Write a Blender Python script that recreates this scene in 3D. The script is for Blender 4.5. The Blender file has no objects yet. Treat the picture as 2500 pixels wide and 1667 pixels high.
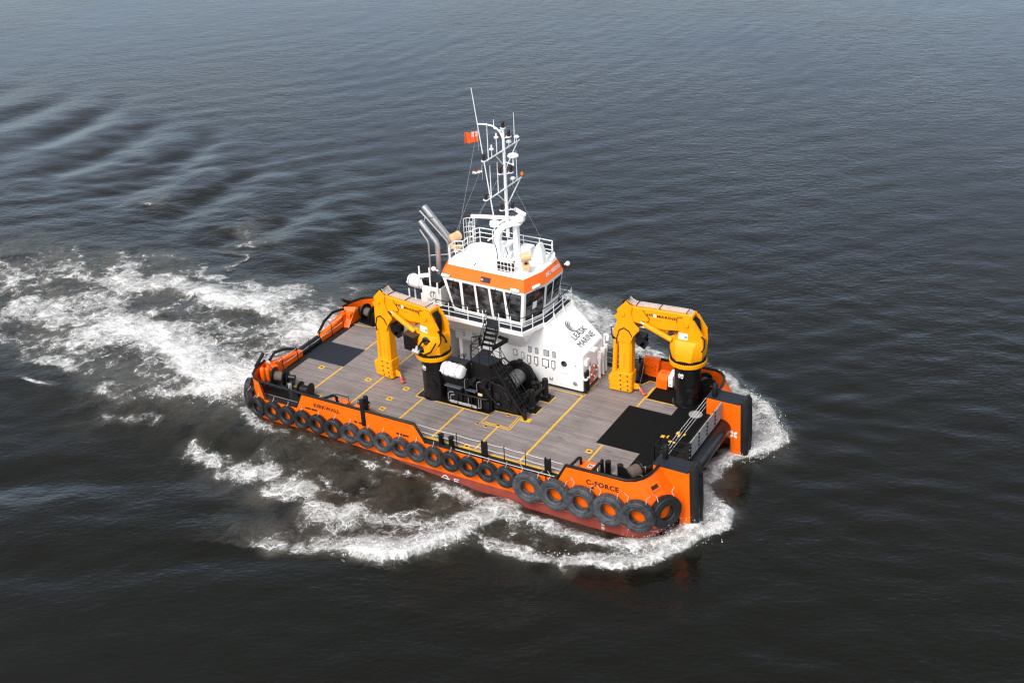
import bpy, bmesh, math, random
import numpy as np
from mathutils import Vector, Matrix
random.seed(7)
S = bpy.context.scene
C = S.collection
R_ = math.radians
PI = math.pi

# ------------------------------------------------------------------ camera
def cam_matrix(tilt, head, roll, loc):
    t, h, r = R_(tilt), R_(head), R_(roll)
    fwd = Vector((math.cos(h)*math.cos(t), math.sin(h)*math.cos(t), -math.sin(t)))
    right = Vector((math.sin(h), -math.cos(h), 0))
    up = right.cross(fwd)
    r2 = right*math.cos(r) + up*math.sin(r)
    u2 = -right*math.sin(r) + up*math.cos(r)
    m = Matrix((r2, u2, -fwd)).transposed().to_4x4()
    m.translation = Vector(loc)
    return m
cd = bpy.data.cameras.new('camera'); cam = bpy.data.objects.new('camera', cd); C.objects.link(cam)
cd.sensor_width = 36; cd.lens = 3087.27/2500*36; cd.clip_start = 1; cd.clip_end = 5000
cam.matrix_world = cam_matrix(27.966, 120.568, -2.800, (36.8, -58.3, 40.0))
S.camera = cam

# ------------------------------------------------------------------ light
SUN_EL, SUN_AZ = 50.0, 266.0      # azimuth of the sun seen from the boat, degrees from +X towards +Y
w = bpy.data.worlds.new('World'); S.world = w; w.use_nodes = True
nt = w.node_tree; nt.nodes.clear()
sky = nt.nodes.new('ShaderNodeTexSky'); sky.sky_type = 'NISHITA'; sky.sun_disc = False
sky.sun_elevation = R_(SUN_EL); sky.sun_rotation = R_(90-SUN_AZ)
sky.air_density = 1.0; sky.dust_density = 3.0; sky.ozone_density = 1.0
hs = nt.nodes.new('ShaderNodeHueSaturation'); hs.inputs['Saturation'].default_value = 0.60
bg = nt.nodes.new('ShaderNodeBackground'); bg.inputs['Strength'].default_value = 0.145
wo = nt.nodes.new('ShaderNodeOutputWorld')
tcw = nt.nodes.new('ShaderNodeTexCoord'); sx = nt.nodes.new('ShaderNodeSeparateXYZ'); nt.links.new(tcw.outputs['Generated'], sx.inputs[0])
hz = nt.nodes.new('ShaderNodeMapRange'); hz.interpolation_type = 'SMOOTHSTEP'; hz.inputs['From Min'].default_value = .04; hz.inputs['From Max'].default_value = .56
hz.inputs['To Min'].default_value = 1.30; hz.inputs['To Max'].default_value = .70; nt.links.new(sx.outputs['Z'], hz.inputs['Value'])   # haze brightens the sky low down
sz = nt.nodes.new('ShaderNodeMapRange'); sz.inputs['From Min'].default_value = .10; sz.inputs['From Max'].default_value = .62
sz.inputs['To Min'].default_value = .95; sz.inputs['To Max'].default_value = .22; nt.links.new(sx.outputs['Z'], sz.inputs['Value']); nt.links.new(sz.outputs[0], hs.inputs['Saturation'])   # cloud overhead, bluer low down
mlt = nt.nodes.new('ShaderNodeVectorMath'); mlt.operation = 'SCALE'
nt.links.new(sky.outputs[0], hs.inputs['Color']); nt.links.new(hs.outputs[0], mlt.inputs[0]); nt.links.new(hz.outputs[0], mlt.inputs['Scale']); nt.links.new(mlt.outputs[0], bg.inputs[0]); nt.links.new(bg.outputs[0], wo.inputs[0])
sd = bpy.data.lights.new('sun', 'SUN'); sd.energy = 1.2; sd.angle = R_(26); sd.color = (1.0, .96, .90)
sun = bpy.data.objects.new('sun', sd); C.objects.link(sun)
sdir = Vector((math.cos(R_(SUN_AZ))*math.cos(R_(SUN_EL)), math.sin(R_(SUN_AZ))*math.cos(R_(SUN_EL)), math.sin(R_(SUN_EL))))
sun.rotation_euler = sdir.to_track_quat('Z', 'Y').to_euler(); sun.location = sdir*80
S.view_settings.view_transform = 'Standard'; S.view_settings.look = 'None'
S.view_settings.exposure = 0.90; S.view_settings.gamma = 1.0
S.render.engine = 'CYCLES'; S.cycles.max_bounces = 6; S.cycles.use_denoising = True; S.cycles.filter_width = 1.3

# ------------------------------------------------------------------ materials
def N(t, kind, **kw):
    n = t.nodes.new(kind)
    for k, v in kw.items():
        if k in n.inputs: n.inputs[k].default_value = v
        else: setattr(n, k, v)
    return n
def newmat(name):
    m = bpy.data.materials.new(name); m.use_nodes = True
    t = m.node_tree; t.nodes.clear()
    out = t.nodes.new('ShaderNodeOutputMaterial'); b = t.nodes.new('ShaderNodeBsdfPrincipled')
    t.links.new(b.outputs[0], out.inputs[0])
    return m, t, b
def ramp(t, pos, cols):
    r = t.nodes.new('ShaderNodeValToRGB'); e = r.color_ramp.elements
    while len(e) < len(pos): e.new(.5)
    for i, (p, c) in enumerate(zip(pos, cols)):
        e[i].position = p; e[i].color = (*c, 1) if len(c) == 3 else c
    return r
def paint(name, col, rough=.45, var=.12, scale=1.3, metal=0., dirt=.0, dirtcol=(.12,.07,.04), bump=.0, bscale=30, streak=False, coat=0., spec=.5):
    m, t, b = newmat(name)
    tc = t.nodes.new('ShaderNodeTexCoord'); mp = t.nodes.new('ShaderNodeMapping')
    t.links.new(tc.outputs['Object'], mp.inputs[0])
    n1 = N(t, 'ShaderNodeTexNoise', Scale=scale, Detail=6., Roughness=.62)
    t.links.new(mp.outputs[0], n1.inputs['Vector'])
    lo = tuple(c*(1-var) for c in col); hi = tuple(min(1, c*(1+var*.8)) for c in col)
    r = ramp(t, (.28, .72), (lo, hi)); t.links.new(n1.outputs['Fac'], r.inputs[0])
    last = r.outputs[0]
    if dirt > 0:
        mp2 = t.nodes.new('ShaderNodeMapping'); mp2.inputs['Scale'].default_value = (3.2, 3.2, .22 if streak else 3.2)
        t.links.new(tc.outputs['Object'], mp2.inputs[0])
        n2 = N(t, 'ShaderNodeTexNoise', Scale=1.6, Detail=7., Roughness=.7)
        t.links.new(mp2.outputs[0], n2.inputs['Vector'])
        r2 = ramp(t, (.52, .80), ((0,0,0), (dirt,)*3)); t.links.new(n2.outputs['Fac'], r2.inputs[0])
        mx = t.nodes.new('ShaderNodeMix'); mx.data_type = 'RGBA'
        t.links.new(r2.outputs[0], mx.inputs[0]); t.links.new(last, mx.inputs[6]); mx.inputs[7].default_value = (*dirtcol, 1)
        last = mx.outputs[2]
    t.links.new(last, b.inputs['Base Color'])
    rr = ramp(t, (.3, .7), ((max(0,rough-.1),)*3, (min(1,rough+.12),)*3)); t.links.new(n1.outputs['Fac'], rr.inputs[0])
    t.links.new(rr.outputs[0], b.inputs['Roughness'])
    b.inputs['Metallic'].default_value = metal; b.inputs['Specular IOR Level'].default_value = spec
    if coat: b.inputs['Coat Weight'].default_value = coat
    if bump:
        n3 = N(t, 'ShaderNodeTexNoise', Scale=bscale, Detail=4.)
        t.links.new(tc.outputs['Object'], n3.inputs['Vector'])
        bp = N(t, 'ShaderNodeBump', Strength=bump, Distance=.02)
        t.links.new(n3.outputs['Fac'], bp.inputs['Height']); t.links.new(bp.outputs[0], b.inputs['Normal'])
    return m
ORANGE = paint('orange_paint', (.94,.140,.002), .44, .07, .5, dirt=.30, dirtcol=(.34,.055,.008), streak=True, bump=.3, bscale=1.5, spec=.28)
ORANGE2 = paint('orange_band_paint', (.90,.150,.008), .40, .05, dirt=.12, dirtcol=(.5,.1,.02), streak=True, spec=.28)
REDBOT = paint('antifouling_red', (.27,.045,.03), .6, .2, 1.5, dirt=.4, dirtcol=(.16,.04,.03))
BLACK = paint('black_paint', (.006,.006,.007), .42, .3, 2.0, dirt=.25, dirtcol=(.05,.045,.042), spec=0.3)
BLACKG = paint('black_gloss', (.005,.005,.006), .30, .2)
RUBBER = paint('black_rubber', (.014,.014,.015), .55, .3, 2., dirt=.35, dirtcol=(.055,.053,.05), bump=.25, bscale=12, spec=0.25)
TYRE = None
WHITE = paint('white_paint', (.87,.86,.845), .38, .035, .8, dirt=.28, dirtcol=(.58,.50,.42), streak=True, bump=.15, bscale=1.7)
GLOSSW = paint('white_gelcoat', (.90,.90,.90), .3, .03)
YELLOW = paint('crane_yellow', (.89,.345,.002), .40, .08, .8, dirt=.34, dirtcol=(.50,.19,.008), streak=True, bump=.12, bscale=2.5, spec=.28)
MARK = paint('deck_yellow', (.78,.42,.03), .6, .16, 4, dirt=.30, dirtcol=(.35,.24,.12))
BLUEDK = paint('blue_black_deck', (.020,.025,.033), .55, .22, 2.5, dirt=.2, dirtcol=(.07,.07,.07), spec=0.15)
MAT = paint('black_rubber_mat', (.006,.0068,.0068), .75, .25, 1.2, dirt=.35, dirtcol=(.014,.015,.015), spec=0.1)
STEEL = paint('stainless', (.50,.50,.50), .46, .08, 2., metal=.9)
GALV = paint('galvanised_grating', (.30,.30,.295), .55, .3, 3., dirt=.4, dirtcol=(.15,.145,.14), bump=.5, bscale=40)
PIPEW = paint('bright_pipe', (.72,.72,.73), .3, .06, 2., metal=.35)
CHROME = paint('chrome', (.8,.8,.8), .12, .03, metal=1.)
SILVER = paint('wire_rope_drum', (.23,.23,.235), .5, .25, 3., metal=.4)
BROWN = paint('rope_brown', (.13,.095,.08), .9, .3, 6., bump=.6, bscale=30)
BEIGE = paint('searchlight_beige', (.72,.47,.25), .5, .07)
CANVAS = paint('white_canvas', (.74,.74,.73), .8, .07, 3., bump=.9, bscale=3.5)
GREY = paint('grey_panel', (.42,.41,.41), .5, .08)
PANELG = paint('blue_grey_cover', (.10,.115,.135), .5, .15)
REDROPE = paint('red_rubber', (.55,.075,.02), .6, .2, 4)
HOOK = paint('hook_red', (.60,.10,.04), .5, .3, 6, dirt=.3, dirtcol=(.2,.08,.05))
INK = paint('lettering_dark', (.020,.010,.010), .5, .1)
NAVY = paint('logo_navy', (.016,.028,.045), .5, .1)
INKW = paint('lettering_white', (.80,.80,.78), .5, .04)
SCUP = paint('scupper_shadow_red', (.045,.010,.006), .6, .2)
FADED = paint('faded_lettering', (.62,.27,.02), .5, .1)
CHAINM = paint('chain_steel', (.52,.42,.38), .5, .3, 9., metal=.3)
AMBER = paint('amber_lens', (.85,.20,.0), .2, .05)
DECKG = paint('deck_edge_black', (.017,.018,.019), .5, .25, 2, spec=0.25)
REDFLAG = paint('ensign_red', (.80,.11,.015), .7, .1)
SKIN = None

def glass_mat():
    m, t, b = newmat('bridge_glass')
    tc = t.nodes.new('ShaderNodeTexCoord'); mp = t.nodes.new('ShaderNodeMapping'); mp.inputs['Scale'].default_value = (1.2, 1.2, 1.9)
    t.links.new(tc.outputs['Object'], mp.inputs[0])
    n = N(t, 'ShaderNodeTexNoise', Scale=1.5, Detail=3., Roughness=.5); t.links.new(mp.outputs[0], n.inputs['Vector'])
    r = ramp(t, (.35, .5, .72), ((.004,.005,.006), (.030,.032,.035), (.13,.135,.145))); t.links.new(n.outputs['Fac'], r.inputs[0])  # grey patches painted into the panes, standing in for reflections and a glimpsed interior
    t.links.new(r.outputs[0], b.inputs['Base Color']); b.inputs['Roughness'].default_value = .04; b.inputs['IOR'].default_value = 1.48
    return m
GLASS = glass_mat()

def tyre_mat():
    m, t, b = newmat('tyre_rubber')
    tc = t.nodes.new('ShaderNodeTexCoord'); oi = t.nodes.new('ShaderNodeObjectInfo')
    add = t.nodes.new('ShaderNodeVectorMath'); add.operation = 'ADD'
    mul = t.nodes.new('ShaderNodeVectorMath'); mul.operation = 'SCALE'; mul.inputs['Scale'].default_value = 40
    cmb = t.nodes.new('ShaderNodeCombineXYZ')
    t.links.new(oi.outputs['Random'], cmb.inputs[0]); t.links.new(cmb.outputs[0], mul.inputs[0])
    t.links.new(tc.outputs['Object'], add.inputs[0]); t.links.new(mul.outputs[0], add.inputs[1])
    n = N(t, 'ShaderNodeTexNoise', Scale=2.1, Detail=7., Roughness=.68, Distortion=.8); t.links.new(add.outputs[0], n.inputs['Vector'])
    at = N(t, 'ShaderNodeAttribute', attribute_type='OBJECT', attribute_name='wear')
    ma = t.nodes.new('ShaderNodeMath'); ma.operation = 'ADD'; t.links.new(n.outputs['Fac'], ma.inputs[0]); t.links.new(at.outputs['Fac'], ma.inputs[1])
    r = ramp(t, (.40, .52, .66, .90), ((.006,.006,.007), (.014,.014,.016), (.038,.042,.050), (.085,.092,.104))); t.links.new(ma.outputs[0], r.inputs[0])
    t.links.new(r.outputs[0], b.inputs['Base Color']); b.inputs['Roughness'].default_value = .62
    n2 = N(t, 'ShaderNodeTexNoise', Scale=14., Detail=5.); t.links.new(add.outputs[0], n2.inputs['Vector'])
    bp = N(t, 'ShaderNodeBump', Strength=.5, Distance=.02); t.links.new(n2.outputs['Fac'], bp.inputs['Height']); t.links.new(bp.outputs[0], b.inputs['Normal'])
    return m
TYRE = tyre_mat()

def wood_mat():
    m, t, b = newmat('deck_timber')
    tc = t.nodes.new('ShaderNodeTexCoord')
    br = N(t, 'ShaderNodeTexBrick', Scale=1.0)
    br.inputs['Brick Width'].default_value = 3.7; br.inputs['Row Height'].default_value = .155
    br.inputs['Mortar Size'].default_value = .014; br.inputs['Mortar Smooth'].default_value = .3; br.inputs['Bias'].default_value = .0
    br.inputs['Color1'].default_value = (.238,.202,.190,1); br.inputs['Color2'].default_value = (.325,.285,.272,1); br.inputs['Mortar'].default_value = (.155,.122,.108,1)
    t.links.new(tc.outputs['Object'], br.inputs['Vector'])
    mp = t.nodes.new('ShaderNodeMapping'); mp.inputs['Scale'].default_value = (1.1, 17, 1)
    t.links.new(tc.outputs['Object'], mp.inputs[0])
    n = N(t, 'ShaderNodeTexNoise', Scale=1.3, Detail=8., Roughness=.72); t.links.new(mp.outputs[0], n.inputs['Vector'])
    r = ramp(t, (.3, .7), ((.72,.70,.69), (1.20,1.19,1.18))); t.links.new(n.outputs['Fac'], r.inputs[0])
    mx = t.nodes.new('ShaderNodeMix'); mx.data_type = 'RGBA'; mx.blend_type = 'MULTIPLY'; mx.inputs[0].default_value = 1
    t.links.new(br.outputs['Color'], mx.inputs[6]); t.links.new(r.outputs[0], mx.inputs[7])
    n2 = N(t, 'ShaderNodeTexNoise', Scale=.33, Detail=6., Roughness=.6); t.links.new(tc.outputs['Object'], n2.inputs['Vector'])
    r2 = ramp(t, (.3, .7), ((.66,.66,.66), (1.08,1.09,1.12))); t.links.new(n2.outputs['Fac'], r2.inputs[0])
    mx2 = t.nodes.new('ShaderNodeMix'); mx2.data_type = 'RGBA'; mx2.blend_type = 'MULTIPLY'; mx2.inputs[0].default_value = 1
    t.links.new(mx.outputs[2], mx2.inputs[6]); t.links.new(r2.outputs[0], mx2.inputs[7])
    # oil stains
    mp3 = t.nodes.new('ShaderNodeMapping'); mp3.inputs['Scale'].default_value = (.55, 1.3, 1)
    t.links.new(tc.outputs['Object'], mp3.inputs[0])
    n3 = N(t, 'ShaderNodeTexNoise', Scale=1.0, Detail=4., Roughness=.55); t.links.new(mp3.outputs[0], n3.inputs['Vector'])
    r3 = ramp(t, (.645, .74), ((0,0,0), (.75,.75,.75))); t.links.new(n3.outputs['Fac'], r3.inputs[0])
    mx3 = t.nodes.new('ShaderNodeMix'); mx3.data_type = 'RGBA'
    t.links.new(r3.outputs[0], mx3.inputs[0]); t.links.new(mx2.outputs[2], mx3.inputs[6]); mx3.inputs[7].default_value = (.085,.075,.07,1)
    t.links.new(mx3.outputs[2], b.inputs['Base Color']); b.inputs['Roughness'].default_value = .66
    bp = N(t, 'ShaderNodeBump', Strength=.5, Distance=.015); t.links.new(br.outputs['Fac'], bp.inputs['Height']); bp.invert = True
    t.links.new(bp.outputs[0], b.inputs['Normal'])
    return m
WOOD = wood_mat()

# ------------------------------------------------------------------ mesh helpers
V = lambda *a: Vector(a)
ORG = {}
class MB:
    def __init__(s): s.v = []; s.f = []; s.m = []; s.mi = 0
    def add(s, vs, fs):
        o = len(s.v); s.v += [tuple(p) for p in vs]; s.f += [tuple(i+o for i in f) for f in fs]; s.m += [s.mi]*len(fs); return s
    def box(s, x0, x1, y0, y1, z0, z1):
        return s.add([(x0,y0,z0),(x1,y0,z0),(x1,y1,z0),(x0,y1,z0),(x0,y0,z1),(x1,y0,z1),(x1,y1,z1),(x0,y1,z1)],
                     [(0,3,2,1),(4,5,6,7),(0,1,5,4),(1,2,6,5),(2,3,7,6),(3,0,4,7)])
    def obox(s, c, X, Y, Z):
        c, X, Y, Z = Vector(c), Vector(X), Vector(Y), Vector(Z)
        P = [c-X-Y-Z, c+X-Y-Z, c+X+Y-Z, c-X+Y-Z, c-X-Y+Z, c+X-Y+Z, c+X+Y+Z, c-X+Y+Z]
        return s.add(P, [(0,3,2,1),(4,5,6,7),(0,1,5,4),(1,2,6,5),(2,3,7,6),(3,0,4,7)])
    def bar(s, a, b, wdt, hgt, up=(0,0,1)):
        a, b = Vector(a), Vector(b); d = b-a; L = d.length; d.normalize()
        side = d.cross(Vector(up))
        if side.length < 1e-4: side = d.cross(Vector((1,0,0)))
        side.normalize(); u = side.cross(d)
        return s.obox((a+b)/2, d*L/2, side*wdt/2, u*hgt/2)
    def prism(s, poly, vec):
        n = len(poly); vec = Vector(vec); a = [Vector(p) for p in poly]
        nrm = Vector((0,0,0))
        for i in range(n): nrm += a[i].cross(a[(i+1) % n])
        if nrm.dot(vec) < 0: a.reverse()
        return s.add(a+[p+vec for p in a], [tuple(range(n-1,-1,-1)), tuple(range(n,2*n))]+[(i,(i+1)%n,n+(i+1)%n,n+i) for i in range(n)])
    def sheet(s, poly): return s.add(poly, [tuple(range(len(poly)))])
    def loft(s, rings, closed=True, caps=True):
        k = len(rings[0]); vs = [p for r in rings for p in r]; fs = []
        for i in range(len(rings)-1):
            for j in range(k if closed else k-1):
                j2 = (j+1) % k; fs.append((i*k+j, i*k+j2, (i+1)*k+j2, (i+1)*k+j))
        if caps: fs += [tuple(range(k-1,-1,-1)), tuple(range((len(rings)-1)*k, len(rings)*k))]
        return s.add(vs, fs)
    def tube(s, pts, r, n=8, closed=False):
        P = [Vector(p) for p in pts]; m = len(P); rings = []
        rr = r if isinstance(r, (list, tuple)) else [r]*m
        up = None
        for i in range(m):
            if closed: d = (P[(i+1)%m]-P[i-1])
            else: d = P[min(i+1,m-1)]-P[max(i-1,0)]
            d.normalize()
            if up is None:
                up = Vector((0,0,1)) if abs(d.z) < .9 else Vector((1,0,0))
            up = up - d*up.dot(d)
            if up.length < 1e-4: up = d.orthogonal()
            up.normalize(); sd_ = d.cross(up)
            k = 1.
            if 0 < i < m-1 or closed:
                a = (P[i]-P[i-1]).normalized(); b_ = (P[(i+1)%m]-P[i]).normalized(); k = 1/max(.6, math.sqrt(max(.05,(1+a.dot(b_))/2)))
            rings.append([P[i] + (up*math.cos(2*PI*j/n) + sd_*math.sin(2*PI*j/n))*rr[i]*k for j in range(n)])
        if closed: rings.append(rings[0])
        return s.loft(rings, True, not closed)
    def cyl(s, a, b, r0, r1=None, n=20): return s.tube([a, b], [r0, r0 if r1 is None else r1], n)
    def lathe(s, prof, org=(0,0,0), axis=(0,0,1), n=32, closed=False, caps=True):
        ax = Vector(axis).normalized(); u = ax.orthogonal().normalized(); w_ = ax.cross(u); o = Vector(org)
        rings = [[o + ax*h + (u*math.cos(2*PI*j/n) + w_*math.sin(2*PI*j/n))*max(r,1e-4) for j in range(n)] for r, h in prof]
        if closed: rings.append(rings[0])
        return s.loft(rings, True, caps and not closed)
    def ball(s, c, r, n=14, sq=(1,1,1)):
        c = Vector(c); rings = []
        for i in range(n//2+1):
            a = -PI/2 + PI*i/(n//2)
            rings.append([c + Vector((max(1e-4,math.cos(a))*math.cos(2*PI*j/n)*r*sq[0], max(1e-4,math.cos(a))*math.sin(2*PI*j/n)*r*sq[1], math.sin(a)*r*sq[2])) for j in range(n)])
        return s.loft(rings)
    def build(s, name, mats, parent=None, bevel=0., smooth=32, label=None):
        if not isinstance(mats, (list, tuple)): mats = [mats]
        me = bpy.data.meshes.new(name); o = Vector(ORG.get(parent.name, (0,0,0))) if parent else Vector((0,0,0))
        me.from_pydata([tuple(Vector(p)-o) for p in s.v], [], s.f)
        mi_ok = not me.validate()
        bm_ = bmesh.new(); bm_.from_mesh(me); bmesh.ops.recalc_face_normals(bm_, faces=bm_.faces); bm_.to_mesh(me); bm_.free()
        for m_ in mats: me.materials.append(m_)
        if len(mats) > 1: me.polygons.foreach_set('material_index', s.m[:len(me.polygons)])
        me.polygons.foreach_set('use_smooth', [True]*len(me.polygons)); me.set_sharp_from_angle(angle=R_(smooth))
        ob = bpy.data.objects.new(name, me); C.objects.link(ob)
        if parent: ob.parent = parent; ORG[ob.name] = tuple(o)
        if bevel:
            bm = ob.modifiers.new('bevel', 'BEVEL'); bm.width = bevel; bm.segments = 2; bm.limit_method = 'ANGLE'; bm.angle_limit = R_(40)
            bm.harden_normals = False
        if label: ob['label'] = label
        return ob
def tag(o, label, cat, group=None):
    o['label'] = label; o['category'] = cat
    if group: o['group'] = group
    return o
def thing(name, label, cat, loc=(0,0,0), group=None, local=False):
    o = bpy.data.objects.new(name, None); C.objects.link(o); o.empty_display_size = .3
    o.location = loc; ORG[o.name] = (0,0,0) if local else tuple(loc)
    return tag(o, label, cat, group)
def copy_tree(o, parent=None):
    c = o.copy(); C.objects.link(c)
    if parent: c.parent = parent
    for ch in list(o.children): copy_tree(ch, c)
    return c
def place(o, loc, rz=0.): o.location = loc; o.rotation_euler = (0,0,rz)
def arc(c, r, a0, a1, n, plane='xy'):
    out = []
    for i in range(n+1):
        a = R_(a0+(a1-a0)*i/n); q = (r*math.cos(a), r*math.sin(a))
        out.append(Vector(c) + (V(q[0],q[1],0) if plane == 'xy' else V(q[0],0,q[1]) if plane == 'xz' else V(0,q[0],q[1])))
    return out
def text(name, s, org, xd, yd, h, mat, parent, width=None, bold=.0, depth=.006, spacing=1.0):
    cu = bpy.data.curves.new(name, 'FONT'); cu.body = s; cu.size = 1; cu.offset = bold; cu.space_character = spacing; cu.resolution_u = 3
    to = bpy.data.objects.new(name, cu); C.objects.link(to)
    dg = bpy.context.evaluated_depsgraph_get(); me = bpy.data.meshes.new_from_object(to.evaluated_get(dg))
    bpy.data.objects.remove(to); bpy.data.curves.remove(cu)
    co = [v.co.copy() for v in me.vertices]; fs = [tuple(p.vertices) for p in me.polygons]; bpy.data.meshes.remove(me)
    x0 = min(c.x for c in co); x1 = max(c.x for c in co); y0 = min(c.y for c in co); y1 = max(c.y for c in co)
    X, Y = Vector(xd).normalized(), Vector(yd).normalized(); Nn = X.cross(Y); o = Vector(org)
    sy = h/(y1-y0); sx = (width/(x1-x0)) if width else sy
    b = MB(); b.add([o + X*(c.x-x0)*sx + Y*(c.y-y0)*sy + Nn*depth for c in co], fs)
    return b.build(name, mat, parent)
def rail(mb, base, h, rp=.025, bars=(.5,), closed=False, posts=True, top=True, rt=None):
    B = [Vector(p) for p in base]; u = V(0,0,h)
    if posts:
        for p in B: mb.tube([p, p+u], rp, 6)
    if top: mb.tube([p+u for p in B], rt or rp, 6)
    for k in bars: mb.tube([p+u*k for p in B], rp*.8, 6)

# ------------------------------------------------------------------ the sea
WZ = -2.6
def axis(lo, hi, f0, f1, fine, grow):
    a = [f0]
    while a[-1] < f1: a.append(a[-1]+fine)
    st = fine
    while a[-1] < hi: st = min(st*grow, 60); a.append(a[-1]+st)
    st = fine; b = [f0]
    while b[-1] > lo: st = min(st*grow, 60); b.append(b[-1]-st)
    return np.array(b[:0:-1]+a)
gx = axis(-1500, 1500, -52, 22, .23, 1.035); gy = axis(-1500, 1500, -19, 20, .23, 1.035)
XX, YY = np.meshgrid(gx, gy)
def seg_dist(px, py, pts):
    """distance to a polyline and the fraction along it"""
    best = np.full(px.shape, 1e9); frac = np.zeros(px.shape); side = np.zeros(px.shape)
    L = [0]
    for a, b in zip(pts[:-1], pts[1:]): L.append(L[-1]+math.hypot(b[0]-a[0], b[1]-a[1]))
    for i, (a, b) in enumerate(zip(pts[:-1], pts[1:])):
        dx, dy = b[0]-a[0], b[1]-a[1]; l2 = dx*dx+dy*dy
        t = np.clip(((px-a[0])*dx+(py-a[1])*dy)/l2, 0, 1)
        d = np.hypot(px-a[0]-t*dx, py-a[1]-t*dy); m = d < best
        side = np.where(m, (px-a[0])*-dy+(py-a[1])*dx, side)
        best = np.where(m, d, best); frac = np.where(m, (L[i]+t*(L[i+1]-L[i]))/L[-1], frac)
    return best, frac, side
def vnoise(x, y, seed):
    r = np.random.RandomState(seed); T = r.rand(256, 256)
    xi = np.floor(x).astype(int); yi = np.floor(y).astype(int); fx = x-xi; fy = y-yi
    fx = fx*fx*(3-2*fx); fy = fy*fy*(3-2*fy)
    g = lambda a, b: T[a & 255, b & 255]
    return (g(xi,yi)*(1-fx)+g(xi+1,yi)*fx)*(1-fy)+(g(xi,yi+1)*(1-fx)+g(xi+1,yi+1)*fx)*fy
def fbm(x, y, seed, o=4):
    s = 0; a = .5; n = 0
    for i in range(o): s = s+a*vnoise(x*2**i, y*2**i, seed+i); n += a; a *= .55
    return s/n
aft = 1/(1+np.exp((XX+17)*.6))
wx = XX+1.6*(fbm(XX*.35, YY*.35, 11)-.5)+aft*5.5*(fbm(XX*.17, YY*.17, 41, 3)-.5)+aft*2.2*(fbm(XX*.5, YY*.5, 43, 3)-.5)
wy = YY+1.6*(fbm(XX*.35, YY*.35, 31)-.5)+aft*5.5*(fbm(XX*.17, YY*.17, 45, 3)-.5)+aft*2.2*(fbm(XX*.5, YY*.5, 47, 3)-.5)
def sm_(x, a, b): t = np.clip((x-a)/(b-a), 0, 1); return t*t*(3-2*t)
foam = np.zeros(XX.shape); aer = np.zeros(XX.shape); hgt = np.zeros(XX.shape)
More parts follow.
